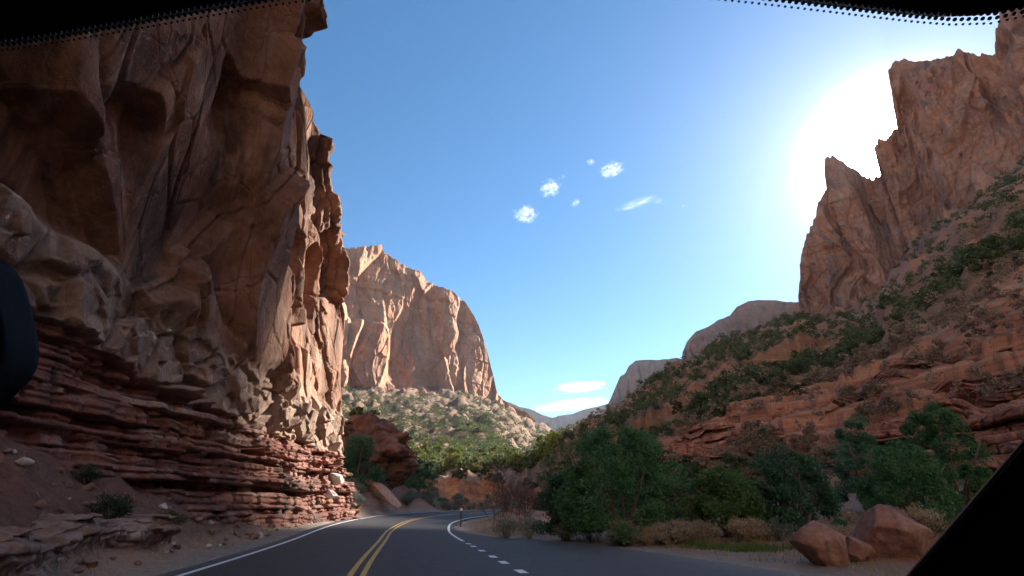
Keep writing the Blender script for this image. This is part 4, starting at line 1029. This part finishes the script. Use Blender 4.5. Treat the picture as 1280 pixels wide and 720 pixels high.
# ------------------------------------------------------------------ the car the picture is taken from
def car():
    t = empty('car', (-.3, 0, 0)); tag(t, 'dark car interior around the windscreen: roof edge, pillar and rear-view mirror', 'car')
    trim = NT('black_car_trim'); p_ = trim.pos(obj=True); f_ = trim.noise(p_, 220, 3, .7); trim = trim.done((.006, .006, .008), .8, trim.bump(f_, .0006, .6), .06)
    frit = NT('black_frit').done((.004, .004, .006), .5, None, .3)
    paint = NT('car_paint').done((.03, .035, .045), .3, None, .5)
    glass = NT('mirror_glass'); glass.b.inputs['Metallic'].default_value = 1.0; glass = glass.done((.10, .17, .25), .08)
    rub = NT('tyre_rubber').done((.02, .02, .02), .85)
    ox = .3
    def W(pts): return [(x + ox, y, z) for x, y, z in pts]
    def L(name, mb, mat, parent=t, **kw): return link(name, mb.mesh(name, **kw), mat, parent)
    # roof edge: front line in plan, drooping to the sides
    xs = np.linspace(-1.02, .42, 60)
    def front(x):
        u = x if x > -.3 else -.6 - x + 0.0
        u = abs(x) if -.42 < x < .34 else None
        return 0
    fx = [-1.02, -.96, -.85, -.6, -.342, -.115, 0, .115, .316, .37, .42]; fy = [.06, .17, .23, .255, .2446, .2040, .1960, .2040, .229, .185, .06]
    yy = np.interp(xs, fx, fy)
    for _ in range(3): yy[1:-1] = .25 * yy[:-2] + .5 * yy[1:-1] + .25 * yy[2:]
    zf = 1.53 - .0 * xs
    b = MB(); n = len(xs)
    v = []
    for x, y, z in zip(xs, yy, zf):
        v += [(x + ox, y, z), (x + ox, y - .03, z - .004), (x + ox, y - .3, z + .015), (x + ox, y - 1.9, z + .02), (x + ox, y - 1.9, z + .06), (x + ox, y - .3, z + .055), (x + ox, y + .012, z + .012)]
    f = []
    for i in range(n - 1):
        for k in range(7): f.append((i * 7 + k, i * 7 + (k + 1) % 7, (i + 1) * 7 + (k + 1) % 7, (i + 1) * 7 + k))
    b.add(v, f); L('roof', b, trim)
    # fading rows of dots printed on the glass below the roof edge
    b = MB(); d = 0.0; px, py = None, None
    fine = np.linspace(-.6, .36, 4000); fyv = np.interp(fine, xs, yy); step = np.hypot(np.diff(fine), np.diff(fyv)); al = np.concatenate([[0], np.cumsum(step)])
    for row, (o_, rad) in enumerate(((.0004, .0016), (.0030, .0012), (.0054, .0007))):
        for k, s_ in enumerate(np.arange(.0021 * (row % 2), al[-1], .0042)):
            x = np.interp(s_, al, fine); y = np.interp(s_, al, fyv) + o_ * 1.0; z = 1.5305 - o_ * .62
            ring = [(x + ox + rad * math.cos(q), y + rad * math.sin(q) * .85, z - rad * math.sin(q) * .53) for q in np.linspace(0, 2 * math.pi, 9)[:-1]]
            b.prism(ring, (0, .0004, .0006))
    L('frit_dots', b, frit)
    # windscreen pillars
    def pillar(sx):
        b = MB()
        def mx(x): return x if sx > 0 else -.6 - x
        a = [(.405, .41, 1.303), (.405, .6, 1.183), (.41, .95, .962), (.56, .99, .93), (.56, .63, 1.15), (.56, .43, 1.275), (.54, .06, 1.5), (.395, .06, 1.522)]
        q = [(mx(x) + ox, y, z) for x, y, z in a]
        top = [(x + (.02 if sx > 0 else -.02), y - .0, z - .0) for x, y, z in q]
        b.add(q + [(x + (.025 if sx > 0 else -.025), y + .02, z - .02) for x, y, z in q], [(0, 1, 4, 5), (1, 2, 3, 4), (0, 5, 6, 7), (13, 12, 9, 8), (12, 11, 10, 9), (15, 14, 13, 8), (0, 8, 9, 1), (1, 9, 10, 2), (2, 10, 11, 3), (3, 11, 12, 4), (4, 12, 13, 5), (5, 13, 14, 6), (6, 14, 15, 7), (7, 15, 8, 0)])
        L('windscreen_pillar', b, trim)
        b = MB()   # door below the window line
        xx = mx(.50); b.prism([(xx + ox, 1.0, .35), (xx + ox, 1.0, .93), (xx + ox, .63, 1.1), (xx + ox, .43, 1.12), (xx + ox, -1.2, 1.0), (xx + ox, -1.2, .35)], (.09 * sx, 0, 0)); L('door', b, trim)
    pillar(1); pillar(-1)
    b = MB(); b.prism([(.412 + ox, .44, 1.0), (.412 + ox, .95, .95), (.412 + ox, .6, 1.172), (.412 + ox, .42, 1.284)], (.1, 0, 0)); L('pillar_trim', b, trim)
    glint = NT('pillar_glint').done((.09, .10, .12), .25, None, .5)  # grey strip drawn in for the highlight along the pillar's edge
    b = MB(); b.tube([(.404 + ox, .30, 1.372), (.404 + ox, .41, 1.3035), (.404 + ox, .6, 1.1835), (.409 + ox, .94, .968)], .0022, 8); L('pillar_glint', b, glint)
    # dashboard and bonnet lie just under the view
    b = MB(); b.prism([(-1.0 + ox, .35, .9), (-1.0 + ox, .98, .95), (-1.0 + ox, 1.0, .6), (-1.0 + ox, .3, .6)], (1.4, 0, 0)); L('dashboard', b, trim)
    b = MB(); b.prism([(-1.08 + ox, 1.0, .95), (-1.08 + ox, 1.6, .93), (-1.08 + ox, 2.25, .84), (-1.08 + ox, 2.45, .72), (-1.08 + ox, 2.45, .34), (-1.08 + ox, 1.0, .34)], (1.56, 0, 0)); L('bonnet', b, paint, bevel=.02)
    for wx in (-1.06, .46):
        for wy in (1.6, -1.0):
            b = MB(); b.tube([(wx + ox - .1, wy, .33), (wx + ox + .1, wy, .33)], .33, 28); L('wheel', b, rub)
    # rear-view mirror
    import bmesh
    bm = bmesh.new(); bmesh.ops.create_uvsphere(bm, u_segments=48, v_segments=32, radius=1)
    for q in bm.verts:
        x, y, z = q.co; sg = lambda a, p: math.copysign(abs(a) ** p, a)
        n_ = max((abs(x) ** 4 + abs(z) ** 4) ** .25, abs(y) * .9, 1e-6)
        q.co = (.132 * x / n_, .022 * y / max(n_, .5), .068 * z / n_) if n_ > 0 else q.co
    for fc in bm.faces: fc.smooth = True
    me = bpy.data.meshes.new('rear_view_mirror'); bm.to_mesh(me); bm.free()
    o = link('rear_view_mirror', me, trim, t); o.location = (-.474 + ox, .315, CAMZ + .078); o.rotation_euler = (R(8), R(-24), R(14))
    b = MB(); ring = []
    for k in range(32):
        a = 2 * math.pi * k / 32; c, s_ = math.cos(a), math.sin(a)
        ring.append((.118 * abs(c) ** .5 * (1 if c > 0 else -1), -.0185, .044 * abs(s_) ** .5 * (1 if s_ > 0 else -1)))
    b.prism(ring, (0, -.002, 0)); link('mirror_glass', b.mesh('mirror_glass'), glass, o)
    b = MB(); b.tube([(-.44 + ox, .33, CAMZ + .12), (-.47 + ox, .34, CAMZ + .2), (-.47 + ox, .28, CAMZ + .282)], .012, 10); L('mirror_stem', b, trim)
car()

# ------------------------------------------------------------------ clouds
def cloud_mat(name, dens, sc, seed, thr):
    m = bpy.data.materials.new(name); m.use_nodes = True; nt = m.node_tree
    nt.nodes.remove(nt.nodes['Principled BSDF']); out = nt.nodes['Material Output']
    v = nt.nodes.new('ShaderNodeVolumePrincipled'); v.inputs['Color'].default_value = (.98, .98, .98, 1); v.inputs['Anisotropy'].default_value = .35
    tc = nt.nodes.new('ShaderNodeTexCoord'); nz = nt.nodes.new('ShaderNodeTexNoise'); nz.noise_dimensions = '4D'; nz.inputs['W'].default_value = seed
    nz.inputs['Scale'].default_value = sc; nz.inputs['Detail'].default_value = 8; nz.inputs['Roughness'].default_value = .68
    nt.links.new(tc.outputs['Object'], nz.inputs['Vector'])
    ln = nt.nodes.new('ShaderNodeVectorMath'); ln.operation = 'LENGTH'; nt.links.new(tc.outputs['Object'], ln.inputs[0])
    def mth(op, a, b):
        x = nt.nodes.new('ShaderNodeMath'); x.operation = op
        for s, q in zip(x.inputs, (a, b)):
            if isinstance(q, bpy.types.NodeSocket): nt.links.new(q, s)
            else: s.default_value = q
        return x.outputs[0]
    fall = mth('SUBTRACT', 1.0, mth('POWER', ln.outputs['Value'], 1.6))
    k = mth('SUBTRACT', mth('ADD', nz.outputs['Fac'], mth('MULTIPLY', mth('MINIMUM', fall, .8), .30)), thr)
    k = mth('MAXIMUM', k, 0.0); k = mth('MINIMUM', mth('MULTIPLY', k, 3.4), 1.0)
    nt.links.new(mth('MULTIPLY', k, dens), v.inputs['Density']); nt.links.new(v.outputs[0], out.inputs['Volume'])
    m.cycles.homogeneous_volume = False
    return m
def cloud(az, el, w, h, tilt, label, dens=.0035, thr=.69, sc=3.4, dist=14000):
    import bmesh
    bm = bmesh.new(); bmesh.ops.create_icosphere(bm, subdivisions=3, radius=1); me = bpy.data.meshes.new('cloud'); bm.to_mesh(me); bm.free()
    d = dist; W = d * math.tan(R(w)) / 2; H = d * math.tan(R(h)) / 2
    o = link('cloud', me, cloud_mat('cloud_vapour', dens, sc, az * 1.7 + el, thr)); a, e_ = R(az), R(el)
    o.location = (d * math.sin(a) * math.cos(e_), d * math.cos(a) * math.cos(e_), d * math.sin(e_)); o.scale = (W, min(W, H) * 1.0, H)
    o.rotation_euler = Euler((R(el), R(-tilt), R(-az)), 'XYZ'); tag(o, label, 'cloud')
CLOUDS = [(1.8, 31.5, 4.3, 3.0, 8, 'densest puff cloud, lowest at the left end of the group over the butte'), (5.1, 34.3, 3.7, 2.8, 20, 'ragged white puff cloud second from the left in the group'),
          (13.3, 35.6, 4.0, 2.6, 22, 'bright white puff cloud at the upper right of the group'), (8.3, 32.5, 1.7, 1.2, 25, 'tiny white puff cloud under the middle of the group'),
          (10.6, 36.7, 1.5, 1.2, 10, 'tiny white puff cloud at the top of the group')]
for a, e_, w, h, tl_, lb in CLOUDS: cloud(a, e_, w, h, tl_, lb)
for a, e_, w, h, lb in ((6.9, 35.4, 1.1, .8, 'faint wisp of cloud above the ragged second puff'), (18.6, 31.6, 1.6, 1.0, 'small faint puff at the end of the thin broken streak'), (21.4, 30.6, .9, .7, 'faintest cloud scrap, nearest the sun')): cloud(a, e_, w, h, 15, lb, .002, .70)
cloud(16.0, 31.7, 7.2, 1.6, 12, 'thin broken streak of cloud right of the puff clouds', .003, .70, 5.0)
cloud(7.7, 12.3, 7.0, 1.5, 3, 'short bright streak of cloud low over the valley', .004, .60, 3.6, 30000)
cloud(6.6, 10.4, 10.5, 1.5, 6, 'long low streak of cloud just above the far ridge', .004, .585, 3.4, 30000)

# ------------------------------------------------------------------ haze
def haze():
    b = MB(); b.box((0, 3500, 398), (24000, 24000, 812)); m = bpy.data.materials.new('haze_air'); m.use_nodes = True; nt = m.node_tree
    nt.nodes.remove(nt.nodes['Principled BSDF']); v = nt.nodes.new('ShaderNodeVolumePrincipled'); v.inputs['Color'].default_value = (.72, .84, 1, 1); v.inputs['Density'].default_value = HAZE; v.inputs['Anisotropy'].default_value = .3
    nt.links.new(v.outputs[0], nt.nodes['Material Output'].inputs['Volume'])
    tag(link('haze', b.mesh('haze'), m), 'thin blue air between the valley walls', kind='stuff')
HAZE = 2.5e-5
haze()

# ------------------------------------------------------------------ sun, sky, camera
a, e_ = R(SUN_AZ), R(SUN_EL); sd = Vector((math.sin(a) * math.cos(e_), math.cos(a) * math.cos(e_), math.sin(e_)))
L = bpy.data.lights.new('sun', 'SUN'); L.energy = 4.6; L.angle = R(.5); L.color = (1, .93, .82)
so = bpy.data.objects.new('sun', L); COL.objects.link(so); so.rotation_euler = sd.to_track_quat('Z', 'Y').to_euler(); so.location = (0, 0, 50)
w = bpy.data.worlds.new('World'); SC.world = w; w.use_nodes = True; w.cycles.sampling_method = 'MANUAL'; w.cycles.sample_map_resolution = 2048; nt = w.node_tree; bg = nt.nodes['Background']
sky = nt.nodes.new('ShaderNodeTexSky'); sky.sky_type = 'NISHITA'; sky.sun_disc = False; sky.sun_elevation = R(SUN_EL); sky.sun_rotation = R(SUN_AZ)
sky.altitude = 1300; sky.air_density = 1.0; sky.dust_density = .35; sky.ozone_density = 2.0
bg.inputs['Strength'].default_value = .05
# the sun's aureole: brightness that depends only on the angle from the sun
tc = nt.nodes.new('ShaderNodeTexCoord'); dp = nt.nodes.new('ShaderNodeVectorMath'); dp.operation = 'DOT_PRODUCT'; dp.inputs[1].default_value = sd
nt.links.new(tc.outputs['Generated'], dp.inputs[0])
def wm(op, x, y):
    q = nt.nodes.new('ShaderNodeMath'); q.operation = op
    for s, v in zip(q.inputs, (x, y)):
        if isinstance(v, bpy.types.NodeSocket): nt.links.new(v, s)
        else: s.default_value = v
    return q.outputs[0]
dpc = wm('MAXIMUM', dp.outputs['Value'], 0.0)
glow = wm('ADD', wm('ADD', wm('MULTIPLY', wm('POWER', dpc, 620.0), 620.0), wm('MULTIPLY', wm('POWER', dpc, 90.0), 2.0)), wm('MULTIPLY', wm('POWER', dpc, 26.0), 1.1))
comb = nt.nodes.new('ShaderNodeMix'); comb.data_type = 'RGBA'; comb.blend_type = 'ADD'; comb.inputs[0].default_value = 1.0
gcol = nt.nodes.new('ShaderNodeVectorMath'); gcol.operation = 'SCALE'; gcol.inputs[0].default_value = (1.0, .98, .94); nt.links.new(glow, gcol.inputs['Scale'])
hs = nt.nodes.new('ShaderNodeHueSaturation'); hs.inputs['Saturation'].default_value = 1.25; hs.inputs['Hue'].default_value = .494; hs.inputs['Value'].default_value = .97; nt.links.new(sky.outputs[0], hs.inputs['Color'])
nt.links.new(hs.outputs[0], comb.inputs[6]); nt.links.new(gcol.outputs[0], comb.inputs[7]); nt.links.new(comb.outputs[2], bg.inputs['Color'])

cam = bpy.data.cameras.new('camera'); cam.lens = 18; cam.sensor_width = 36; cam.clip_start = .02; cam.clip_end = 60000
co = bpy.data.objects.new('camera', cam); COL.objects.link(co); co.location = (0, 0, CAMZ); co.rotation_euler = (R(90) + math.atan(276 / 640), 0, 0); SC.camera = co
SC.view_settings.view_transform = 'Standard'; SC.view_settings.look = 'None'; SC.view_settings.exposure = 2.1; SC.view_settings.gamma = 1; SC.view_settings.use_curve_mapping = False
SC.cycles.use_denoising = True; SC.cycles.max_bounces = 6; SC.cycles.diffuse_bounces = 3; SC.cycles.transparent_max_bounces = 8; SC.cycles.volume_bounces = 1; SC.cycles.volume_step_rate = 2.0; SC.cycles.volume_max_steps = 64
SC.cycles.use_adaptive_sampling = True; SC.cycles.sample_clamp_indirect = 8
